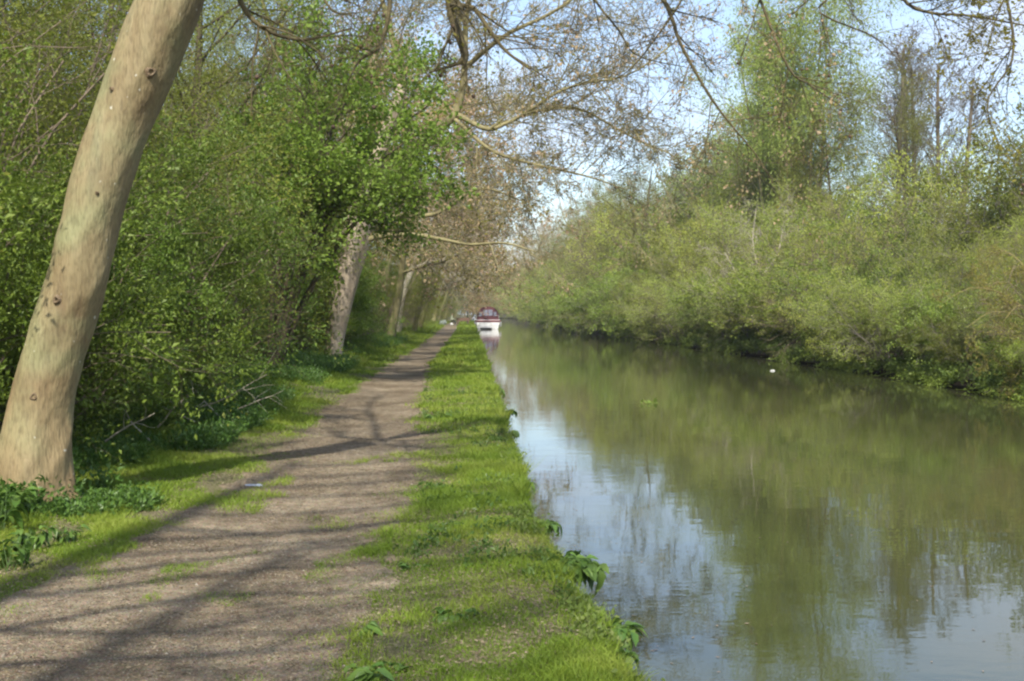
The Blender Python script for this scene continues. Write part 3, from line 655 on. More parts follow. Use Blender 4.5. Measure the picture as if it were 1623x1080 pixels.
# ------------------------------------------------------------------ the leaning near tree
def smooth_bark():
    m, nt, out = mat('smooth_pale_bark')
    tc = N(nt, 'ShaderNodeTexCoord'); mp = N(nt, 'ShaderNodeMapping'); mp.inputs['Scale'].default_value = (1, 1, .22)
    nt.links.new(tc.outputs['Object'], mp.inputs[0])
    n1 = N(nt, 'ShaderNodeTexNoise', Scale=5, Detail=5, Roughness=.6); nt.links.new(mp.outputs[0], n1.inputs['Vector'])
    r1 = ramp(nt, [(.3, (.12, .08, .035)), (.43, (.18, .135, .062)), (.58, (.225, .18, .088)), (.75, (.155, .14, .07))]); nt.links.new(n1.outputs['Fac'], r1.inputs[0])
    # green algae bands, pale lichen dots, fine pores
    n2 = N(nt, 'ShaderNodeTexNoise', Scale=2.2, Detail=3); nt.links.new(tc.outputs['Object'], n2.inputs['Vector'])
    rg = ramp(nt, [(.48, (0, 0, 0)), (.68, (.6, .6, .6))]); nt.links.new(n2.outputs['Fac'], rg.inputs[0])
    g1 = N(nt, 'ShaderNodeMix', data_type='RGBA'); nt.links.new(rg.outputs[0], g1.inputs[0]); nt.links.new(r1.outputs[0], g1.inputs[6]); g1.inputs[7].default_value = (.20, .22, .10, 1)
    # orange-brown stain near the foot
    sp = N(nt, 'ShaderNodeSeparateXYZ'); nt.links.new(tc.outputs['Object'], sp.inputs[0])
    st = N(nt, 'ShaderNodeMapRange'); st.inputs['From Min'].default_value = 1.5; st.inputs['From Max'].default_value = .3; st.inputs['To Max'].default_value = .4
    nt.links.new(sp.outputs['Z'], st.inputs['Value'])
    g2 = N(nt, 'ShaderNodeMix', data_type='RGBA'); nt.links.new(st.outputs[0], g2.inputs[0]); nt.links.new(g1.outputs[2], g2.inputs[6]); g2.inputs[7].default_value = (.27, .18, .09, 1)
    vo = N(nt, 'ShaderNodeTexVoronoi', Scale=10, Randomness=1); wv = N(nt, 'ShaderNodeTexNoise', Scale=25, Detail=3); nt.links.new(tc.outputs['Object'], wv.inputs['Vector'])
    av = N(nt, 'ShaderNodeVectorMath', operation='MULTIPLY_ADD'); av.inputs[1].default_value = (.05, .05, .05); nt.links.new(wv.outputs['Color'], av.inputs[0]); nt.links.new(tc.outputs['Object'], av.inputs[2]); nt.links.new(av.outputs[0], vo.inputs['Vector'])
    sv = N(nt, 'ShaderNodeSeparateColor'); nt.links.new(vo.outputs['Color'], sv.inputs[0]); dv = N(nt, 'ShaderNodeMath', operation='MULTIPLY_ADD'); dv.inputs[1].default_value = .3; nt.links.new(sv.outputs[0], dv.inputs[0]); nt.links.new(vo.outputs['Distance'], dv.inputs[2])
    rl = ramp(nt, [(.10, (.8, .8, .8)), (.17, (0, 0, 0))]); nt.links.new(dv.outputs[0], rl.inputs[0])
    g3 = N(nt, 'ShaderNodeMix', data_type='RGBA'); nt.links.new(rl.outputs[0], g3.inputs[0]); nt.links.new(g2.outputs[2], g3.inputs[6]); g3.inputs[7].default_value = (.5, .49, .4, 1)
    n4 = N(nt, 'ShaderNodeTexNoise', Scale=60, Detail=4); nt.links.new(mp.outputs[0], n4.inputs['Vector'])
    r4 = ramp(nt, [(.3, (.68, .66, .63)), (.55, (1.05, 1.05, 1.05))]); nt.links.new(n4.outputs['Fac'], r4.inputs[0])
    g4 = N(nt, 'ShaderNodeMix', data_type='RGBA', blend_type='MULTIPLY'); g4.inputs[0].default_value = 1; nt.links.new(g3.outputs[2], g4.inputs[6]); nt.links.new(r4.outputs[0], g4.inputs[7])
    pb = N(nt, 'ShaderNodeBsdfPrincipled', Roughness=.75); nt.links.new(g4.outputs[2], pb.inputs['Base Color'])
    b = N(nt, 'ShaderNodeBump', Strength=.35, Distance=.01); nt.links.new(n4.outputs['Fac'], b.inputs['Height'])
    b2 = N(nt, 'ShaderNodeBump', Strength=.7, Distance=.07); nt.links.new(n1.outputs['Fac'], b2.inputs['Height']); nt.links.new(b.outputs[0], b2.inputs['Normal'])
    nt.links.new(b2.outputs[0], pb.inputs['Normal']); nt.links.new(pb.outputs[0], out.inputs['Surface'])
    return m
M['smooth'] = smooth_bark()

def limb_mesh(name, ctrl, rings, sides, seed, flare=None, lump=.04, flutes=None):
    """ctrl rows: x,y,z,radius. A closed trunk with lumps and ridges."""
    S = spline(ctrl, rings); P_, Rr = S[:, :3], S[:, 3]
    T = nrm(np.gradient(P_, axis=0)); U = nrm(np.cross(T, np.array([0, 1., 0]))); W = np.cross(T, U)
    a = np.arange(sides)/sides*2*PI; rs = np.random.RandomState(seed); o = rs.rand(4)*50
    A, Hh = np.meshgrid(a, np.linspace(0, 1, rings)*rings*.25)
    ln = fbm(np.cos(A)*1.3+o[0]+Hh*.12, np.sin(A)*1.3+o[1]+Hh*.3, 3)-.5
    ln2 = fbm(np.cos(A)*3+o[2]+Hh*.3, np.sin(A)*3+o[3]+Hh*.5, 3)-.5
    rad = Rr[:, None]*(1+lump*4*ln+lump*1.2*ln2)
    if flutes:
        for (ang, wdt, amp, z0, z1) in flutes:
            da = (A-ang+PI) % (2*PI)-PI; zz = P_[:, 2][:, None]
            rad = rad*(1+amp*np.exp(-(da/wdt)**2)*sstep(z0-.4, z0, zz)*(1-sstep(z1, z1+.4, zz)))
    if flare:
        zz = P_[:, 2][:, None]-P_[0, 2]; fl = np.exp(-zz/flare[0])
        rad = rad*(1+fl*(flare[1]*.45+flare[1]*.8*np.maximum(0, np.cos(A*5+seed)+.25*np.cos(A*3+1))))
    V = P_[:, None]+(U[:, None]*np.cos(A)[..., None]+W[:, None]*np.sin(A)[..., None])*rad[..., None]
    I = np.arange(rings*sides).reshape(rings, sides); a0 = I[:-1]; a1 = np.roll(a0, -1, 1); b0 = I[1:]; b1 = np.roll(b0, -1, 1)
    F = np.stack([a0, a1, b1, b0], -1).reshape(-1, 4)
    Vf = V.reshape(-1, 3); c = len(Vf); Vf = np.vstack([Vf, P_[-1:]])
    top = np.stack([I[-1], np.roll(I[-1], -1), np.full(sides, c)], -1)
    return mesh_np(name, Vf, [F, top], smooth=True)

D1 = 8.7; k1 = D1/FPX
t1 = [(72, 830, .30), (60, 790, .258), (60, 720, .262), (70, 640, .24), (93, 560, .235), (112, 500, .232), (131, 440, .23), (145, 380, .224), (168, 300, .22), (202, 200, .218), (244, 100, .236), (284, 0, .236), (322, -110, .225), (348, -200, .235)]
ctrl = [list(at(px, py, D1))+[r*.97] for px, py, r in t1]
ctrl[0][2] = -.15
base_z = 0
root = link('plane_tree', None, loc=(0, 0, 0)); tag(root, 'smooth-barked pale plane tree leaning over the left edge of the towpath', 'tree')
link('trunk', limb_mesh('trunk', ctrl, 170, 64, 3, flare=(.26, .5), lump=.035, flutes=[(0.2, .35, .12, 2.6, 4.6), (3.0, .4, .10, -1, .9), (5.2, .25, .09, 3.2, 3.8), (4.3, .22, -.07, .9, 3.0), (5.7, .3, .08, -1, 1.6), (4.9, .18, -.08, -1, 1.2), (3.9, .25, .06, -1, .8), (5.6, .16, -.07, 2.7, 4.4)]), M['smooth'], root)
c2 = [list(at(-14, 815, 8.8))+[.17], list(at(-10, 760, 8.8))+[.165], list(at(-22, 700, 8.85))+[.155], list(at(-60, 600, 8.95))+[.13], list(at(-110, 450, 9.2))+[.11], list(at(-150, 200, 9.6))+[.08], list(at(-170, -60, 10))+[.05]]
c2[0][2] = -.1
link('side_stem', limb_mesh('side_stem', c2, 60, 22, 8, flare=(.2, .4), lump=.03), M['smooth'], root)
# knots
rs = np.random.RandomState(5)
M['knot'] = simple('bark_knot', (.10, .065, .035), .9, (.20, .15, .09), 30, .6, 60)
def knot(px, py, s, sx):
    p = at(px, py, D1); 
    # face towards the camera side of the trunk at that height
    S = spline(ctrl, 300); j = int(np.argmin(abs(S[:, 2]-p[2]))); r = S[j, 3]; dx = np.clip((p[0]-S[j, 0])/r, -.8, .8); yy = S[j, 1]-r*math.sqrt(1-dx*dx)*1.0
    nrmv = np.array([dx, -math.sqrt(1-dx*dx), 0]); side = np.array([-nrmv[1], nrmv[0], 0]); upv = np.array([.1, 0, 1.])
    a = np.arange(14)/14*2*PI; V = []; prof = ((1.5, -.018), (1.0, .014), (.62, .016), (.4, -.004), (.02, -.016))
    for rad, o in prof:
        for t in a:
            w = 1+.15*math.sin(3*t+px)
            V.append(np.array([S[j, 0]+dx*r, yy, p[2]])+side*math.cos(t)*rad*s*sx*w+upv*math.sin(t)*rad*s*w+nrmv*(o+.002))
    F = [[i*14+t, i*14+(t+1) % 14, (i+1)*14+(t+1) % 14, (i+1)*14+t] for i in range(4) for t in range(14)]
    link('knot', mesh_np('knot', V, [np.array(F)], smooth=True), M['knot'], root)
for kx in ((115, 476, .028, .8), (79, 624, .026, .9), (80, 780, .022, .9), (258, 128, .03, 1.1), (199, 154, .012, 1), (176, 313, .012, 1)): knot(*kx)

# overhead limbs of this tree: they leave the trunk above the frame and come down into the view
TW = [dict(k=7, bend=.07, n=9, a0=25, a1=65, l0=.28, l1=.6, t0=.12, rr=.42, trop=-.01), dict(k=5, bend=.16, n=5, a0=25, a1=60, l0=.35, l1=.7, t0=.15, rr=.5), dict(k=4, bend=.2, n=2, a0=25, a1=60, l0=.4, l1=.7, t0=.2, rr=.6), dict(k=3, bend=.2)]
def limb_with_twigs(rng, pts, r0, r1, nside, L, out, spec=TW, lv0=1, t0=.25, down=0., ks=26):
    S = spline(pts, ks); rad = r0+(r1-r0)*np.linspace(0, 1, ks); out.append((0, S, rad))
    for c in range(nside):
        t = t0+(1-t0)*(c+rng.rand())/nside; j = min(int(t*(ks-1)), ks-2); d = nrm(S[j+1]-S[j])
        ax = np.cross(d, rng.normal(size=3)); cd = rot_about(d, ax, math.radians(rng.uniform(30, 70))); cd[2] -= down
        grow(rng, S[j], cd, L*rng.uniform(.5, 1.1), min(rad[j]*.55, .02), lv0, [None]+spec, out)
top = spline(ctrl, 50)[-1, :3]
fork = top+np.array([.12, 0, .35])
rng = np.random.RandomState(42)
G = Geo(); out = []
near = [
 # dark hanging limb with its broken end
 ([fork, (-.6, 9.6, 5.6), at(690, -200, 10.2), at(713, 0, 10), at(722, 45, 9.95), at(737, 88, 9.9), at(731, 105, 9.9)], .085, .042, 5, .7),
 ([fork, (-.5, 9.9, 5.4), at(690, -90, 10.5), at(722, 4, 10.4), at(752, 18, 10.4), at(781, 59, 10.3), at(803, 85, 10.3), at(840, 112, 10.2)], .06, .018, 9, 1.0),
 ([fork, at(560, -180, 9.6), at(618, -30, 9.4), at(607, 70, 9.3), at(574, 98, 9.25), at(557, 125, 9.2)], .05, .010, 6, .6),
 ([fork, at(350, -120, 9.2), at(385, 5, 9.2), at(425, 52, 9.2), at(485, 68, 9.3), at(560, 50, 9.4)], .055, .012, 8, .9),
 ([fork, (-1.6, 8.6, 5.2), at(470, -120, 8.4), at(520, 10, 8.3), at(560, 30, 8.3)], .04, .008, 6, .7),
 # long limb reaching out over the canal
 ([fork, (-.2, 10.4, 6.2), (1.2, 11.2, 6.0), at(1000, -90, 12), at(1060, 20, 12), at(1077, 69, 12), at(1123, 150, 12), at(1161, 200, 12), at(1200, 246, 12), at(1228, 292, 12)], .06, .006, 12, .9),
 ([fork, (.2, 10.6, 6.4), (2.2, 11.0, 5.9), at(1180, -60, 11.6), at(1246, 100, 11.4), at(1284, 134, 11.4), at(1338, 169, 11.3)], .05, .006, 12, .9),
 ([fork, (.6, 10.2, 6.6), (3.0, 10.4, 6.0), at(1370, -120, 10.8), at(1430, -6, 10.6), at(1476, 19, 10.5), at(1537, 23, 10.4), at(1640, 40, 10.4)], .05, .012, 14, 1.0),
 ([fork, (.6, 10.9, 6.6), (2.4, 11.6, 6.2), at(1120, -130, 13), at(1085, -10, 13.2), at(1040, 60, 13.3), at(1000, 110, 13.5), at(960, 135, 13.8)], .045, .006, 12, 1.0),
 ([fork, (.4, 10.2, 6.8), (2.6, 10.9, 6.3), at(1290, -120, 11.5), at(1320, -20, 11.5), at(1300, 20, 11.5), at(1390, 60, 11.6), at(1440, 110, 11.6)], .045, .006, 12, .9),
 ([fork, (.9, 10.0, 6.9), (3.6, 10.2, 6.2), at(1560, -130, 10), at(1600, 0, 9.9), at(1610, 90, 9.9), at(1570, 160, 9.9), at(1590, 230, 9.9)], .045, .006, 14, .9),
 ([fork, (.3, 10.5, 6.5), (1.6, 11.5, 6.2), at(900, -150, 12.5), at(930, -20, 12.4), at(980, 50, 12.3), at(1010, 90, 12.3), at(1100, 110, 12.3)], .05, .006, 12, 1.0),
]
for i_, (pts, a, b, n_, L) in enumerate(near): limb_with_twigs(rng, [np.array(p, float) for p in pts], a*.62, b*(.85 if i_ == 0 else .6), n_, L, out, t0=.42)
skeleton_geo(G, out, (9, 5, 4, 3, 3)); wm = G.mesh('limbs', True); link('limbs', wm, M['limbbark'], root)
# crown limbs above the frame
out_c = []; rc = np.random.RandomState(12)
for pts, a, b, n_, L in (
 ([fork, (-2.6, 8.0, 6.6), (-3.0, 7.0, 8.4), (-3.4, 6.0, 10)], .06, .02, 8, 1.8), ([fork, (-1.2, 8.6, 6.8), (0, 8.8, 8.0), (1.4, 9.0, 8.8)], .05, .02, 9, 1.8),
 ([fork, (-1.8, 7.6, 6.4), (-.8, 6.6, 7.3), (.6, 6.2, 7.8)], .045, .025, 9, 1.6), ([fork, (-1.0, 9.8, 6.6), (0, 11, 7.6), (1, 12.5, 8.4)], .045, .025, 9, 1.8),
 ([fork, (-2.4, 9.6, 6.8), (-2.9, 11.2, 8.0), (-3.0, 13, 9.0)], .05, .025, 9, 1.8), ([fork, (-1.6, 7.4, 5.9), (-.2, 6.9, 6.3), (1.4, 7.2, 6.7)], .04, .02, 8, 1.3),
 ([fork, (-1.2, 9.6, 6.0), (.4, 10.2, 6.5), (2.2, 10.6, 7.0)], .04, .02, 8, 1.3)):
    limb_with_twigs(rc, [np.array(p, float) for p in pts], a, b, n_, L, out_c, t0=.2, ks=16)
G = Geo(); skeleton_geo(G, out_c, (8, 5, 4, 3, 3)); link('crown', G.mesh('crown', True), M['limbbark'], root)
tw = last_twigs(out, 3); tw2 = last_twigs(out, 2)
G = Geo(); twf = tw[tw[:, 0, 0] > -.4]; leaves(G, rng, twf, 1000, .03, .015, .6, .2, .5, m=0); leaves(G, rng, tw2[tw2[:, 0, 0] > 3.0], 800, .03, .06, .6, .2, .5)
xr = tw[(tw[:, 0, 0] > 4.2)]; leaves(G, rng, xr, 1900, .036, .025, .6, .2)
xl = tw[(tw[:, 0, 0] < .8) & (tw[:, 0, 1] > 9.2)]; leaves(G, rng, xl, 600, .03, .06, .6, .2)
link('young_leaves', G.mesh('young_leaves'), M['yellow'], root)
G = Geo(); xm = tw[(tw[:, 0, 0] > .5) & (tw[:, 0, 0] < 3.6)]; leaves(G, rng, xm, 1700, .034, .025, .7, .1, droop=.5); link('dead_leaves', G.mesh('dead_leaves'), M['bud'], root)
# seed balls on stalks
sb = np.array([[math.cos(t)*math.cos(f), math.sin(t)*math.cos(f), math.sin(f)] for f in (-1.1, -.5, .1, .7, 1.2) for t in np.arange(8)/8*2*PI])
sf = np.array([[i*8+t, i*8+(t+1) % 8, (i+1)*8+(t+1) % 8, (i+1)*8+t] for i in range(4) for t in range(8)])
sbm = mesh_np('seed_ball', sb*.016, [sf], smooth=True); sbm.materials.append(simple('seed_ball', (.05, .03, .02), .9, (.12, .08, .05), 200))
idx = rng.choice(len(tw), 70, replace=False)
for j in idx:
    p = tw[j, -1]; link('seed_ball', sbm, parent=root, loc=(p[0], p[1], p[2]-.03), sc=rng.uniform(.8, 1.3))

# trees beside and behind the viewer whose stems and limbs throw the bands of shade over the path
rng = np.random.RandomState(77)
for (bx_, by_, ln_, hh_, lims, lb) in (
    (-3.35, 1.0, .0, 11.5, [(3.9, 2.8, .3), (4.4, 3.3, .9), (4.9, 3.1, -.3), (5.4, 3.8, .5), (5.9, 3.3, 1.1), (6.4, 3.9, .2), (7.0, 4.0, .9), (7.6, 3.7, -.2), (8.2, 4.2, .7), (8.9, 4.0, 0), (9.6, 4.2, 1.0), (10.3, 3.8, .3), (11, 3.4, .8)], 'upright plane tree standing at the left path edge abreast of the viewpoint'),
    (-3.9, -3.4, .10, 12.0, [(7.6, 3.2, .6), (8.3, 3.6, .2), (8.9, 3.0, 1.0), (9.6, 3.8, .4), (10.4, 3.6, 1.0), (11.3, 3.6, .2)], 'leaning plane tree left of the path behind the viewpoint')):
    out = []; b0 = np.array([bx_, by_, .1]); r2 = link('plane_tree', None, loc=tuple(b0)); tag(r2, lb, 'tree')
    tr = [[0, 0, -.1, .24], [.05+ln_*2, .05, 2, .2], [ln_*4.5-.05, 0, 4.5, .17], [ln_*7+.05, .1, 7, .14], [ln_*hh_, .1, hh_, .05]]
    link('trunk', limb_mesh('trunk', tr, 50, 24, 4, flare=(.2, .5)), M['smooth'], r2)
    s_ = spline(tr, 90)
    for (h, L_, dy) in lims:
        j_ = int(np.argmin(abs(s_[:, 2]-h))); p = s_[j_, :3]; w_ = rng.normal(0, .12, (3, 3))
        limb_with_twigs(rng, [p, p+np.array([L_*.33, dy*.3, .35])+w_[0], p+np.array([L_*.7, dy*.7, .5])+w_[1], p+np.array([L_*1.1, dy, .75])+w_[2]], rng.uniform(.035, .055), .012, 8, 1.0, out, ks=14)
    G = Geo(); skeleton_geo(G, out, (7, 5, 4, 3, 3)); link('limbs', G.mesh('limbs', True), M['mossbark'], r2)

# ------------------------------------------------------------------ second tree on the verge, furrowed trunk and long low limb
D2 = 31.
c = [at(528, 590, D2), at(529, 560, D2), at(537, 500, D2), at(549, 440, D2), at(563, 385, D2), at(575, 330, D2), at(600, 250, D2), at(640, 140, D2)]
rad = [.30, .25, .31, .36, .40, .30, .22, .15]
root2 = link('plane_tree', None, loc=(0, 0, 0)); tag(root2, 'old furrowed tree, ivy at its left side, with a low limb reaching over the path', 'tree')
M['furrow'] = simple('furrowed_bark', (.24, .185, .125), .9, (.46, .38, .28), 3.5, 1.0, 14, (1, 1, .25))
link('trunk', limb_mesh('trunk', [list(p)+[r] for p, r in zip(c, rad)], 60, 26, 5, flare=(.35, .3), lump=.07), M['furrow'], root2)
rng = np.random.RandomState(8); out = []
lim = [([at(570, 388, D2), at(600, 376, D2), at(655, 373, D2), at(700, 380, D2), at(745, 388, D2), at(800, 386, D2-1), at(850, 400, D2-2)], .085, .02, 9, 1.6),
       ([at(566, 380, D2), at(620, 345, D2+1), at(690, 340, D2+1), at(760, 300, D2+1), at(830, 320, D2)], .10, .02, 12, 2.2),
       ([at(575, 330, D2), at(650, 250, D2+1), at(705, 200, D2+1), at(726, 174, D2+1), at(737, 111, D2+1), at(740, 30, D2+1), at(760, -80, D2)], .16, .06, 12, 3.2),
       ([at(722, 182, D2+1), at(770, 206, D2), at(800, 198, D2), at(830, 183, D2-.2), at(880, 150, D2-1), at(920, 135, D2-1), at(1000, 118, D2-2), at(1080, 60, D2-2)], .075, .018, 18, 2.8),
       ([at(826, 184, D2-.2), at(862, 176, D2), at(918, 174, D2), at(981, 207, D2), at(1018, 226, D2-1), at(1060, 243, D2-1), at(1085, 262, D2-1)], .05, .015, 16, 2.4),
       ([at(737, 111, D2+1), at(800, 60, D2), at(880, 20, D2), at(960, -40, D2)], .08, .03, 12, 3),
       ([at(740, 40, D2+1), at(690, -20, D2), at(640, -80, D2)], .08, .03, 10, 3),
       ([at(720, 190, D2+1), at(780, 240, D2), at(850, 262, D2), at(930, 280, D2-1), at(990, 300, D2-1)], .06, .015, 14, 2.3),
       ([at(600, 250, D2), at(500, 150, D2), at(440, 60, D2), at(400, -60, D2)], .12, .04, 14, 3),
       ([at(640, 140, D2), at(620, 50, D2), at(590, -60, D2)], .12, .04, 12, 3)]
for pts, a, b, n_, L in lim: limb_with_twigs(rng, pts, a, b, n_, L, out, t0=.15)
G = Geo(); skeleton_geo(G, out, (8, 5, 3, 3, 3), minr=.007); link('limbs', G.mesh('limbs', True), M['mossbark'], root2)
tw = last_twigs(out, 3)
G = Geo(); leaves(G, rng, tw, 6500, .07, .07, .7, .1, droop=.3); link('dead_leaves', G.mesh('dead_leaves'), M['bud'], root2)
G = Geo(); leaves(G, rng, tw, 5000, .06, .08, .7, .2); link('young_leaves', G.mesh('young_leaves'), M['yellow'], root2)
# ivy on left of the trunk
G = Geo(); pv = spline([at(514, 565, D2-.1), at(518, 500, D2-.1), at(530, 440, D2-.1), at(545, 385, D2-.1)], 8)
leaves(G, rng, pv[None]+rng.normal(0, .06, (8, 1, 3)), 2600, .09, .15, .7, .3); link('ivy', G.mesh('ivy'), M['lush'], root2)

# third tree: thin pale leaning trunk
D3 = 66.
root3 = link('plane_tree', None, loc=(0, 0, 0)); tag(root3, 'thin pale trunk leaning right beyond the furrowed tree', 'tree')
c = [list(at(631, 545, D3))+[.2], list(at(633, 500, D3))+[.19], list(at(641, 460, D3))+[.19], list(at(655, 425, D3))+[.17], list(at(668, 395, D3))+[.15], list(at(690, 330, D3))+[.12], list(at(700, 250, D3))+[.08]]
link('trunk', limb_mesh('trunk', c, 40, 14, 6, flare=(.3, .3)), M['palebark'], root3)
rng = np.random.RandomState(9); out = []
for pts, a, b in (([at(655, 425, D3), at(675, 418, D3), at(700, 412, D3), at(730, 400, D3)], .09, .03), ([at(668, 395, D3), at(720, 350, D3), at(790, 330, D3)], .09, .03), ([at(690, 330, D3), at(650, 250, D3), at(640, 180, D3)], .09, .03), ([at(700, 250, D3), at(750, 180, D3), at(820, 150, D3)], .08, .03), ([at(690, 330, D3), at(760, 270, D3), at(850, 250, D3)], .08, .03)):
    limb_with_twigs(rng, pts, a, b, 14, 3.2, out)
G = Geo(); skeleton_geo(G, out, (6, 4, 3, 3, 3), minr=.01); link('limbs', G.mesh('limbs', True), M['palebark'], root3)
G = Geo(); leaves(G, rng, last_twigs(out, 3), 5000, .14, .15, .7, .2); link('young_leaves', G.mesh('young_leaves'), M['yellow'], root3)

# leafy maple overhanging the path
rng = np.random.RandomState(31); out = []
D4 = 24.; rm = link('maple_tree', None, loc=(0, 0, 0)); tag(rm, 'fresh green leafy tree overhanging the path in front of the furrowed trunk', 'tree')
b = at(430, 620, D4); b[2] = 0
MS = [dict(k=7, bend=.1, n=8, a0=25, a1=60, l0=.35, l1=.65, t0=.2, rr=.5), dict(k=5, bend=.15, n=5, a0=25, a1=60, l0=.4, l1=.7, t0=.2, rr=.5, trop=.03), dict(k=4, bend=.2, n=3, a0=25, a1=60, l0=.4, l1=.7, t0=.2, rr=.6), dict(k=3, bend=.2)]
for tx, ty, dd in ((520, 80, 0), (600, 110, 1), (680, 170, -.5), (640, 230, -1), (470, 180, 1), (560, 200, -1.5), (690, 270, 0), (590, 270, -1), (450, 290, -1.5)):
    e_ = at(tx, ty, D4+dd)
    limb_with_twigs(rng, [b, b+(e_-b)*np.array([.25, .3, .45]), b+(e_-b)*np.array([.6, .7, .82]), e_], .09, .015, 9, 1.7, out, spec=MS, t0=.45, ks=14)
G = Geo(); skeleton_geo(G, out, (8, 5, 4, 3, 3)); link('trunk', G.mesh('trunk', True), M['darkbark'], rm)
G = Geo(); leaves(G, rng, last_twigs(out, 3), 20000, .085, .10, .7, .4); leaves(G, rng, last_twigs(out, 2), 6000, .085, .13, .7, .4); link('crown', G.mesh('crown'), M['maple'], rm)

# dead sticks in the hedge foot
rng = np.random.RandomState(19)
for i_, (px, py, D, dx, dz, ln, lb) in enumerate(((345, 655, 14.5, -.5, .7, .75, 'pale dead stick standing upright in the hedge foot'), (300, 662, 13.8, -.9, .5, .9, 'long pale dead branch slanting low in the hedge foot, lowest of the sticks'), (262, 668, 13.2, .7, .6, .7, 'pale dead stick leaning right in the hedge foot'), (375, 648, 15.0, .8, .6, .8, 'pale dead stick leaning towards the path at the end of the hedge gap'), (330, 640, 14.2, .9, .35, 1.0, 'nearly level dead branch caught in the hedge foot'), (170, 700, 11.0, .8, .5, .7, 'dead stick behind the leaning trunk'), (235, 690, 12.4, -.5, .8, .6, 'short dead stick in the dark hedge foot right of the leaning trunk'))):
    p = at(px, py, D); d = np.array([dx, -.15, dz]); d /= np.linalg.norm(d); out = []
    grow(rng, p-d*.1, d, ln, .013, 0, [dict(k=6, bend=.12, n=3, a0=30, a1=60, l0=.3, l1=.6, t0=.35, rr=.55), dict(k=4, bend=.2)], out)
    G = Geo(); skeleton_geo(G, out, (6, 4)); tag(link('dead_branch', G.mesh('dead_branch', True), M['palebark']), lb, 'dead branch', 'dead branches in the hedge foot')

# pale forked sapling and orange willow shoots on the far bank
rng = np.random.RandomState(14); D5 = 54.; out = []
rp_ = link('birch_tree', None, loc=(0, 0, 0)); tag(rp_, 'small pale forked tree among the shrubs of the far bank', 'tree')
for pts, a, b_ in (([at(1206, 522, D5), at(1208, 480, D5), at(1210, 440, D5), at(1201, 415, D5), at(1195, 380, D5), at(1200, 330, D5)], .07, .015), ([at(1200, 505, D5), at(1186, 470, D5), at(1172, 440, D5), at(1150, 400, D5)], .07, .02), ([at(1210, 440, D5), at(1235, 400, D5), at(1245, 350, D5)], .06, .02), ([at(1186, 470, D5), at(1150, 455, D5), at(1120, 450, D5)], .04, .02)):
    limb_with_twigs(rng, pts, a, b_, 6, 1.5, out, t0=.35)
G = Geo(); skeleton_geo(G, out, (7, 4, 3, 3, 3), minr=.004); link('trunk', G.mesh('trunk', True), M['palebark'], rp_)
G = Geo(); leaves(G, rng, last_twigs(out, 3), 900, .09, .1, .5, .2); link('crown', G.mesh('crown'), M['sallow'], rp_)
rng = np.random.RandomState(15); D6 = 25.; out = []
ro = link('willow_shrub', None, loc=(0, 0, 0)); tag(ro, 'willow shrub with orange arching shoots at the right end of the far bank', 'shrub')
for tx, ty, dd in ((1500, 480, 0), (1560, 470, 1), (1540, 520, -1), (1580, 560, -.5), (1640, 450, 0), (1600, 510, -1.5), (1560, 420, 2), (1650, 380, 1), (1620, 600, -1)):
    e_ = at(tx, ty, D6+dd); b_ = np.array([13.4, D6+.6, .2])
    limb_with_twigs(rng, [b_, b_+(e_-b_)*np.array([.3, .3, .7])+np.array([0, 0, .4]), b_+(e_-b_)*np.array([.7, .7, 1])+np.array([0, 0, .35]), e_], .02, .005, 4, .7, out, t0=.3, ks=12)
G = Geo(); skeleton_geo(G, out, (5, 4, 3, 3, 3), minr=.003); link('stems', G.mesh('stems', True), M['orangetwig'], ro)
G = Geo(); leaves(G, rng, last_twigs(out, 3), 2600, .06, .06, .4, .3); link('foliage', G.mesh('foliage'), M['yellow'], ro)

# ------------------------------------------------------------------ broad-leaved clumps, every leaf its own part
def leaf_mesh(nm, L, w, curl):
    """folded pointed leaf with midrib, toothed outline"""
    t = np.linspace(0, 1, 7); prof = np.sin(PI*t**.75)**.9*w*.5; prof[0] = .001; prof[-1] = .0005
    z = -curl*L*t*t+.02*L*np.sin(t*6)
    V = []
    for i in range(7):
        sgn = 1+.12*(-1)**i
        V += [(-prof[i]*sgn, t[i]*L, z[i]+prof[i]*.45), (0, t[i]*L, z[i]), (prof[i]*sgn, t[i]*L, z[i]+prof[i]*.45)]
    F = []
    for i in range(6): F += [[3*i, 3*i+1, 3*i+4, 3*i+3], [3*i+1, 3*i+2, 3*i+5, 3*i+4]]
    me = mesh_np(nm, np.array(V), [np.array(F)], smooth=True, rnd=np.full(21, random.Random(nm).random())); me.materials.append(M['weed']); return me
LM = [leaf_mesh('leaf_%d' % i, .075+.012*i, .04+.006*i, c_) for i, c_ in enumerate((.2, .35, .55, .75))]
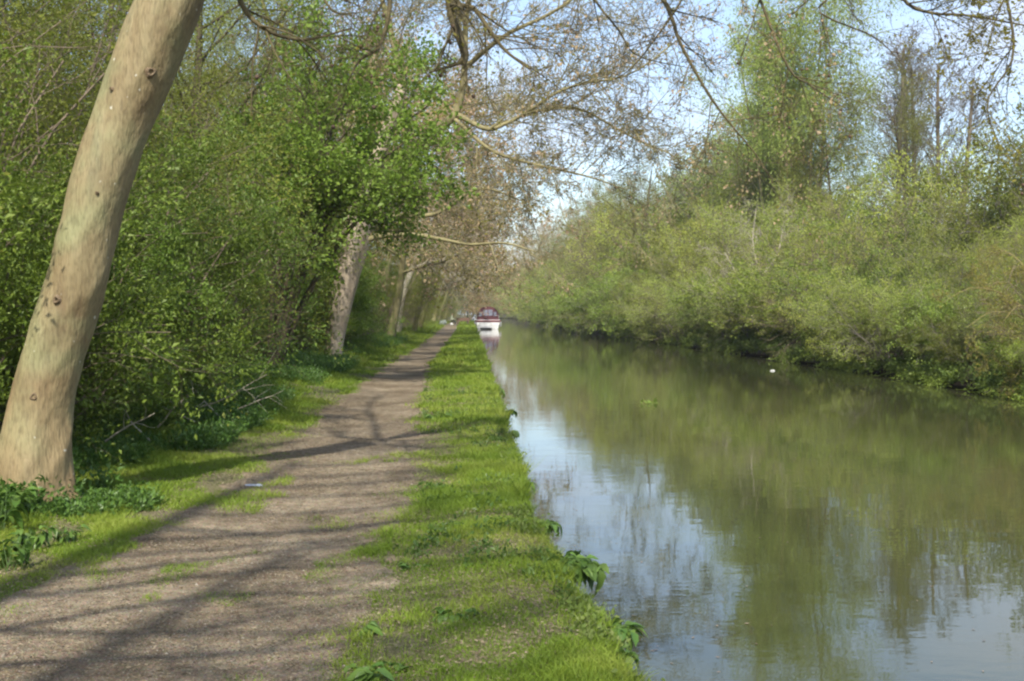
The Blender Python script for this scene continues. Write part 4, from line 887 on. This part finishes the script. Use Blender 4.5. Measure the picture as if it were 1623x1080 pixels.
def clump(x, y, n_st, h, spread, label, seed, hang=0., nl=4, sc=1., cat='weed', zoff=0):
    rr = random.Random(seed); z = float(zleft(np.array([x]), np.array([y]))[0])+zoff
    rt = link('weed_clump', None, loc=(x, y, z)); tag(rt, label, cat, 'broad-leaved weeds on the verge')
    polys = []; L = []
    for s in range(n_st):
        a = rr.uniform(0, 2*PI) if hang == 0 else rr.uniform(-.9, .9)
        d = np.array([math.cos(a)*spread, math.sin(a)*spread, 1.]); hh = h*rr.uniform(.6, 1.1); t = np.linspace(0, 1, 6)[:, None]
        p = d*t*hh; p[:, 2] -= (hang*1.6+.2)*hh*t[:, 0]**2; p += np.array([rr.uniform(-.03, .03), rr.uniform(-.03, .03), -.01]); polys.append(p)
        for q in range(nl):
            tt = .35+.65*(q+rr.random()*.5)/nl; j = min(int(tt*5), 4); L.append((p[j]+(p[j+1]-p[j])*(tt*5-j), a+rr.uniform(-1.6, 1.6), rr.uniform(-.9, .35)-hang*.5))
    G = Geo(); tubes(G, polys, np.tile(np.linspace(.003, .0012, 6), (n_st, 1)), 4); link('stem', G.mesh('stem', True), M['weed'], rt)
    for p, a, tl in L:
        o = link('leaf', LM[rr.randrange(4)], parent=rt, loc=tuple(p), sc=sc*rr.uniform(.6, 1.15)); o.rotation_euler = (tl, rr.uniform(-.4, .4), a-PI/2)
def gp(px, py):
    D = CAMZ*FPX/(py-HY); p = at(px, py, D); return float(p[0]), D
for i, (px, py, ns, h, sp_, hang, sc_, lb) in enumerate((
    (912, 905, 22, .33, .9, .45, 1.15, 'large drooping nettle clump hanging over the bank edge, fullest of the edge plants'),
    (868, 838, 12, .2, .8, .3, 1.0, 'leafy clump at the bank edge just beyond the large drooping nettle'),
    (962, 1010, 8, .17, .9, .4, .9, 'tall ragged clump on the bank edge nearest the viewer'),
    (826, 768, 6, .12, .8, .3, .9, 'small leafy clump on the bank edge beside the narrow bare patch'),
    (806, 690, 6, .15, .8, .3, 1.0, 'small dark clump leaning from the bank edge halfway along the verge'),
    (797, 655, 7, .2, .9, .4, 1.2, 'dark clump over the water, farther of the two halfway along the verge'),
    (786, 622, 7, .22, .9, .4, 1.4, 'distant leafy tuft sticking out over the water'),
    (604, 1078, 6, .07, 1.3, 0, 1.1, 'flat rosette of broad leaves at the bottom edge of the picture'),
    (563, 1012, 4, .09, .7, 0, .9, 'upright three-leaved weed standing in the bare gravel'),
    (718, 990, 7, .07, 1.2, 0, .9, 'broad-leaved dock rosette in the middle of the near turf'),
    (655, 905, 6, .06, 1.3, 0, .8, 'flat green rosette at the ragged edge of path and turf'),
    (690, 775, 7, .07, 1.2, 0, .9, 'dark weed tuft where the path meets the turf'),
    (755, 905, 4, .05, 1.2, 0, .7, 'small weed alone in the turf beside the large nettle'),
    (690, 665, 8, .10, 1.3, 0, 1.3, 'far weed tuft on the turf beside the path'),
    (560, 1068, 4, .05, 1.3, 0, .8, 'small rosette in the gravel at the bottom edge, left of the flat broad one'),
    (985, 1060, 6, .14, .9, .3, .8, 'leafy tuft at the extreme near end of the bank edge'))):
    x, D = gp(px, py)
    if hang: x = min(x, float(edge(np.array([D]))[0])-.02)
    clump(x, D, ns, h, sp_, lb, 100+i, hang, 4, sc_)
# left foreground nettles
rr = random.Random(4)
for i, (px, py, s, lb) in enumerate(((20, 905, 1.1, 'nettle clump in front of the leaning trunk, leftmost at the frame edge'), (5, 850, 1.4, 'tall nettle clump against the left side of the leaning trunk'), (60, 870, .9, 'low nettle clump before the foot of the leaning trunk'), (22, 800, 1.5, 'nettle clump rising in front of the trunk base, highest of those there'), (110, 860, .7, 'small nettle clump right of the foot of the leaning trunk'))):
    x, D = gp(px, py); D = min(D, 8.1); x = (px-CX)/FPX*D
    clump(x, D, 9, .26*s, .5, lb, 300+i, 0, 6, s*.85)

# ------------------------------------------------------------------ things on the water and path
def blob(name, pos, sc_, col, label, cat, seed, rough=.5):
    rs = np.random.RandomState(seed); V = []; F = []
    for f in np.linspace(-1.2, 1.2, 7):
        for t in np.arange(12)/12*2*PI: V.append(np.array([math.cos(t)*math.cos(f), math.sin(t)*math.cos(f), math.sin(f)])*(1+.25*rs.normal()*.6))
    for i in range(6):
        for t in range(12): F.append([i*12+t, i*12+(t+1) % 12, (i+1)*12+(t+1) % 12, (i+1)*12+t])
    o = link(name, mesh_np(name, np.array(V)*np.array(sc_), [np.array(F)]), simple(name, col, rough), loc=pos); tag(o, label, cat); return o
x, D = gp(402, 768); blob('paper_scrap', (x, D, float(zleft(np.array([x]), np.array([D]))[0])+.014), (.085, .05, .012), (.40, .44, .52), 'crumpled pale bluish scrap lying on the left side of the path', 'litter', 1)
def wp(px, py): D = (CAMZ-WZ)*FPX/(py-HY); return ((px-CX)/FPX*D, D, WZ+.01)
blob('floating_bottle', wp(1228, 589), (.075, .035, .03), (.6, .6, .56), 'white bottle floating by the far bank', 'bottle', 2)
blob('floating_carton', wp(988, 526), (.22, .12, .12), (.7, .7, .7), 'small white carton floating in the shade under the distant far bank', 'carton', 3)
rs = np.random.RandomState(3); G = Geo(); p = np.array(wp(1032, 641)); tws = p+rs.normal(0, .08, (6, 3, 3))*np.array([1.6, 1, .15]); leaves(G, rs, tws, 40, .08, .05, .6, 1.5)
tag(link('floating_sprig', G.mesh('floating_sprig'), M['lush']), 'little green sprig floating on mid canal', 'plant')

rs = np.random.RandomState(61); n = 420; yy_ = 4.6+26*rs.rand(n)**1.6; xx_ = edge(yy_)+.05+rs.rand(n)**2.2*3.2; G = Geo()
c_ = np.stack([xx_, yy_, 0*xx_+WZ+.004], 1); a_ = rs.rand(n)*2*PI; l_ = rs.uniform(.006, .02, n)[:, None]
d_ = np.stack([np.cos(a_), np.sin(a_), 0*a_], 1); e2 = np.stack([-np.sin(a_), np.cos(a_), 0*a_+.1], 1)
G.add(np.stack([c_-d_*l_, c_-e2*l_*.45, c_+d_*l_, c_+e2*l_*.45], 1).reshape(-1, 3), np.arange(4*n).reshape(n, 4), np.repeat(rs.rand(n), 4))
tag(link('floating_leaves', G.mesh('floating_leaves'), M['litter']), 'bud scales and leaf scraps floating on the water beside the bank', 'leaves', kind='stuff')

# ------------------------------------------------------------------ boat
def box(G, a, b, m=0, taper=None):
    x0, y0, z0 = a; x1, y1, z1 = b
    V = np.array([[x0, y0, z0], [x1, y0, z0], [x1, y1, z0], [x0, y1, z0], [x0, y0, z1], [x1, y0, z1], [x1, y1, z1], [x0, y1, z1]], float)
    if taper: c = (V[:4].mean(0)); V[:4, :2] = c[:2]+(V[:4, :2]-c[:2])*taper
    G.add(V, np.array([[0, 3, 2, 1], [4, 5, 6, 7], [0, 1, 5, 4], [1, 2, 6, 5], [2, 3, 7, 6], [3, 0, 4, 7]]), m=m)
def solid(name, m_, parent, *boxes, smooth=False):
    G = Geo()
    for b in boxes: box(G, *b[:2], taper=b[2] if len(b) > 2 else None)
    return link(name, G.mesh(name, smooth), m_, parent)
white = simple('hull_white_paint', (.62, .62, .60), .4, (.52, .52, .51)); maroon = simple('maroon_paint', (.15, .03, .035), .5, (.11, .024, .03))
canvas = simple('maroon_canvas', (.10, .035, .038), .85, (.07, .024, .028), 4); glass = simple('boat_window', (.18, .20, .26), .08, (.12, .13, .18), spec=.8); black = simple('black_rubber', (.02, .02, .02), .6)
DB = 121.; bx = 1.32-.75
boat = link('canal_boat', None, loc=(bx, DB, WZ), sc=.93); tag(boat, 'white and maroon cabin boat moored by the towpath bank, seen from its stern', 'boat')
# hull: lofted sections, transom at y=0, bow at y=9
secs = []; Ls = 9.0; nn_ = 14
for i in range(nn_):
    t = i/(nn_-1); wtop = 1.45*(1-max(0, (t-.45)/.55)**2.2)+.02; wbot = wtop*.80; zt = 1.02+.28*t*t
    secs.append([(-wbot*.86, -.25), (-wbot, .02), (-wtop, zt-.05), (-wtop, zt), (wtop, zt), (wtop, zt-.05), (wbot, .02), (wbot*.86, -.25)])
V = np.array([[x_, i/(nn_-1)*Ls, z_] for i, s in enumerate(secs) for x_, z_ in s]); Fh = [[i*8+j, i*8+(j+1) % 8, (i+1)*8+(j+1) % 8, (i+1)*8+j] for i in range(nn_-1) for j in range(8)]
hull = link('hull', mesh_np('hull', V, [np.array(Fh), np.array([[7, 6, 5, 4, 3, 2, 1, 0]])]), white, boat)
solid('rubbing_strake', maroon, boat, ((-1.49, -.04, .86), (1.49, .03, 1.06)), ((-1.49, .03, .88), (-1.44, 5, 1.04)), ((1.44, .03, .88), (1.49, 5, 1.04)))
solid('stern_platform', black, boat, ((-.9, -.5, .10), (.5, -.02, .17)))
solid('deck', white, boat, ((-1.40, .0, 1.06), (1.40, 5.2, 1.12)))
# canopy: arched section
arch = [(-1.32, 1.12), (-1.27, 1.75), (-1.1, 2.25), (-.75, 2.55), (-.3, 2.68), (.3, 2.68), (.75, 2.55), (1.1, 2.25), (1.27, 1.75), (1.32, 1.12)]
ysec = [.12, .4, 1.4, 2.6, 3.4]; V = np.array([[x_*(1 if j else .985), y_, 1.12+(z_-1.12)*(1 if j < 4 else .95)] for j, y_ in enumerate(ysec) for x_, z_ in arch])
Fc = [[j*10+i, j*10+i+1, (j+1)*10+i+1, (j+1)*10+i] for j in range(4) for i in range(9)]
canopy = link('canopy', mesh_np('canopy', V, [np.array(Fc), np.array([list(range(9, -1, -1)), [40+i for i in range(10)]])]), canvas, boat)
for x0, x1 in ((-.55, -.02), (.06, .55)): 
    w_ = solid('window', glass, boat, ((x0, .085, 1.6), (x1, .105, 2.3)))
solid('window', glass, boat, ((-1.02, .085, 1.55), (-.68, .105, 2.05))); solid('window', glass, boat, ((.68, .085, 1.55), (1.0, .105, 2.05)))
solid('cabin', white, boat, ((-1.2, 3.45, 1.1), (1.2, 7.2, 1.95), 1.05)); 
for s in (-1, 1): solid('fender', white, boat, ((s*1.52-.08, 1.0, .3), (s*1.52+.08, 1.18, .85)))
solid('guard_rail', simple('boat_steel', (.6, .6, .6), .3, metal=.8), boat, ((1.28, -.02, 1.12), (1.32, .02, 1.62)), ((-1.36, -.02, 1.12), (-1.32, .02, 1.62)), ((-1.36, -.02, 1.58), (-.9, .02, 1.62)), ((.9, -.02, 1.58), (1.32, .02, 1.62)))

# ------------------------------------------------------------------ far figures by the towpath
def figure(name, joints, edges, radii, cols, label, loc, parts):
    """one skinned body; clothing split by height handled as material slots"""
    me = bpy.data.meshes.new(name); me.from_pydata(joints, edges, []); o = bpy.data.objects.new(name, me); C.objects.link(o)
    sk = o.modifiers.new('skin', 'SKIN'); ss = o.modifiers.new('sub', 'SUBSURF'); ss.levels = 1; ss.render_levels = 1
    for i, r in enumerate(radii): me.skin_vertices[0].data[i].radius = (r, r)
    me.skin_vertices[0].data[0].use_root = True
    dg = bpy.context.evaluated_depsgraph_get(); m2 = bpy.data.meshes.new_from_object(o.evaluated_get(dg)); bpy.data.objects.remove(o)
    m2.materials.clear()
    for c_ in cols: m2.materials.append(c_)
    for p in m2.polygons: p.material_index = parts(p.center); p.use_smooth = True
    o = bpy.data.objects.new(name, m2); C.objects.link(o); o.location = loc; tag(o, label, 'person'); return o
skin = simple('skin', (.5, .32, .24), .6); hair = simple('hair', (.06, .04, .03), .8); pale = simple('pale_top', (.62, .66, .45), .8); darkc = simple('dark_trousers', (.03, .04, .05), .8); green = simple('dark_green_coat', (.02, .06, .04), .8); shoe = simple('shoe', (.4, .4, .42), .7)
# seated (root pelvis), facing the canal (+X)
J = [(0, 0, .50), (0, 0, .75), (.02, 0, 1.0), (.04, 0, 1.12), (.07, 0, 1.26), (.08, 0, 1.34),
     (.38, .1, .50), (.42, .11, .08), (.55, .12, .04), (.38, -.1, .50), (.42, -.11, .08), (.55, -.12, .04),
     (.02, .19, .98), (.12, .25, .74), (.33, .2, .64), (.40, .19, .63), (.02, -.19, .98), (.12, -.25, .74), (.33, -.2, .64), (.40, -.19, .63), (0, .1, .5), (0, -.1, .5)]
E = [(0, 1), (1, 2), (2, 3), (3, 4), (4, 5), (0, 20), (20, 6), (6, 7), (7, 8), (0, 21), (21, 9), (9, 10), (10, 11), (2, 12), (12, 13), (13, 14), (14, 15), (2, 16), (16, 17), (17, 18), (18, 19)]
Rd = [.15, .14, .15, .06, .10, .07, .075, .05, .045, .075, .05, .045, .065, .05, .038, .04, .065, .05, .038, .04, .10, .10]
def gz(x, y): return float(zleft(np.array([x]), np.array([y]))[0])
def part_sit(c_):
    if c_.z > 1.32: return 1
    if c_.z > 1.13: return 0
    if c_.x > .36 and .58 < c_.z < .7: return 0
    if c_.z > .58: return 2
    return 4 if c_.z < .09 else 3
DF = 128.; xf = at(716, 500, DF)[0]
figure('person', J, E, Rd, [skin, hair, pale, darkc, shoe], 'angler in a pale yellow top and dark trousers seated beside the far towpath', (xf, DF, gz(xf, DF)), part_sit)
chair = link('folding_stool', None, loc=(xf-.02, DF, gz(xf, DF))); tag(chair, 'dark folding stool under the seated angler', 'stool')
solid('seat', darkc, chair, ((-.2, -.22, .34), (.2, .22, .38)))
for sx in (-.18, .15):
    for sy in (-.2, .17): solid('leg', black, chair, ((sx, sy, 0), (sx+.03, sy+.03, .34)))
J2 = [(0, 0, .93), (0, 0, 1.15), (0, 0, 1.42), (0, 0, 1.53), (.02, 0, 1.65), (.02, 0, 1.73), (0, .1, .9), (.02, .11, .5), (0, .12, .08), (.14, .12, .04), (0, -.1, .9), (-.02, -.11, .5), (-.04, -.12, .08), (.1, -.12, .04),
      (0, .2, 1.40), (.02, .25, 1.13), (.1, .24, .9), (.13, .24, .82), (0, -.2, 1.40), (.02, -.25, 1.13), (.1, -.24, .9), (.13, -.24, .82)]
E2 = [(0, 1), (1, 2), (2, 3), (3, 4), (4, 5), (0, 6), (6, 7), (7, 8), (8, 9), (0, 10), (10, 11), (11, 12), (12, 13), (2, 14), (14, 15), (15, 16), (16, 17), (2, 18), (18, 19), (19, 20), (20, 21)]
R2 = [.15, .14, .15, .06, .10, .07, .09, .065, .045, .04, .09, .065, .045, .04, .06, .05, .038, .04, .06, .05, .038, .04]
def part_st(c_):
    if c_.z > 1.71: return 1
    if c_.z > 1.53: return 0
    if c_.z > .86 or c_.z > .78 and abs(c_.y) > .2: return 2
    return 4 if c_.z < .09 else 3
DG = 134.; xg = at(741, 500, DG)[0]
figure('person', J2, E2, R2, [skin, hair, green, darkc, shoe], 'person in a dark green coat standing near the moored boat', (xg, DG, gz(xg, DG)), part_st)
# tackle: wooden bench and holdall
brown = simple('brown_wood', (.09, .05, .03), .8, (.15, .09, .06))
bn = link('picnic_bench', None, loc=(at(734, 500, 126)[0], 126, gz(at(734, 500, 126)[0], 126))); tag(bn, 'low dark brown bench between the angler and the boat', 'bench')
for j in range(3): solid('slat', brown, bn, ((-.75, -.2+j*.14, .42), (.75, -.08+j*.14, .46)))
for sx in (-.65, .55): solid('leg', brown, bn, ((sx, -.18, 0), (sx+.1, .18, .419)))
solid('backrest', brown, bn, ((-.75, .24, .5), (.75, .28, .82)))
greyc = simple('grey_green_canvas', (.35, .40, .36), .8, (.25, .3, .27))
blob('holdall', (at(702, 500, 127)[0], 127, gz(at(702, 500, 127)[0], 127)+.26), (.42, .3, .3), (.35, .40, .36), 'grey green tackle holdall left of the angler', 'bag', 9, .8)
blob('bait_bucket', (at(716, 500, 124)[0], 124, gz(at(716, 500, 124)[0], 124)+.13), (.17, .17, .16), (.7, .7, .68), 'white bait bucket in front of the angler', 'bucket', 10, .6)

# ------------------------------------------------------------------ tell the rows of shrubs apart by their order along the bank
ORD = ['first', 'second', 'third', 'fourth', 'fifth', 'sixth', 'seventh', 'eighth', 'ninth', 'tenth', 'eleventh', 'twelfth', 'thirteenth', 'fourteenth', 'fifteenth', 'sixteenth', 'seventeenth', 'eighteenth', 'nineteenth', 'twentieth']
grp = {}
for o in scn.objects:
    if o.parent is None and o.get('group') and (o['category'] == 'shrub' or 'copper' in o['group'] or 'budding' in o['group']) and 'behind the hedge' not in o['group'] and 'distant' not in o['label'].split()[:1] and 'far shrub' not in o['label']:
        grp.setdefault(o['group'], []).append(o)
for k, L in grp.items():
    L.sort(key=lambda o: o.location.y)
    for i, o in enumerate(L[:20]):
        o['label'] = ORD[i]+' '+o['label']+', from the near end'
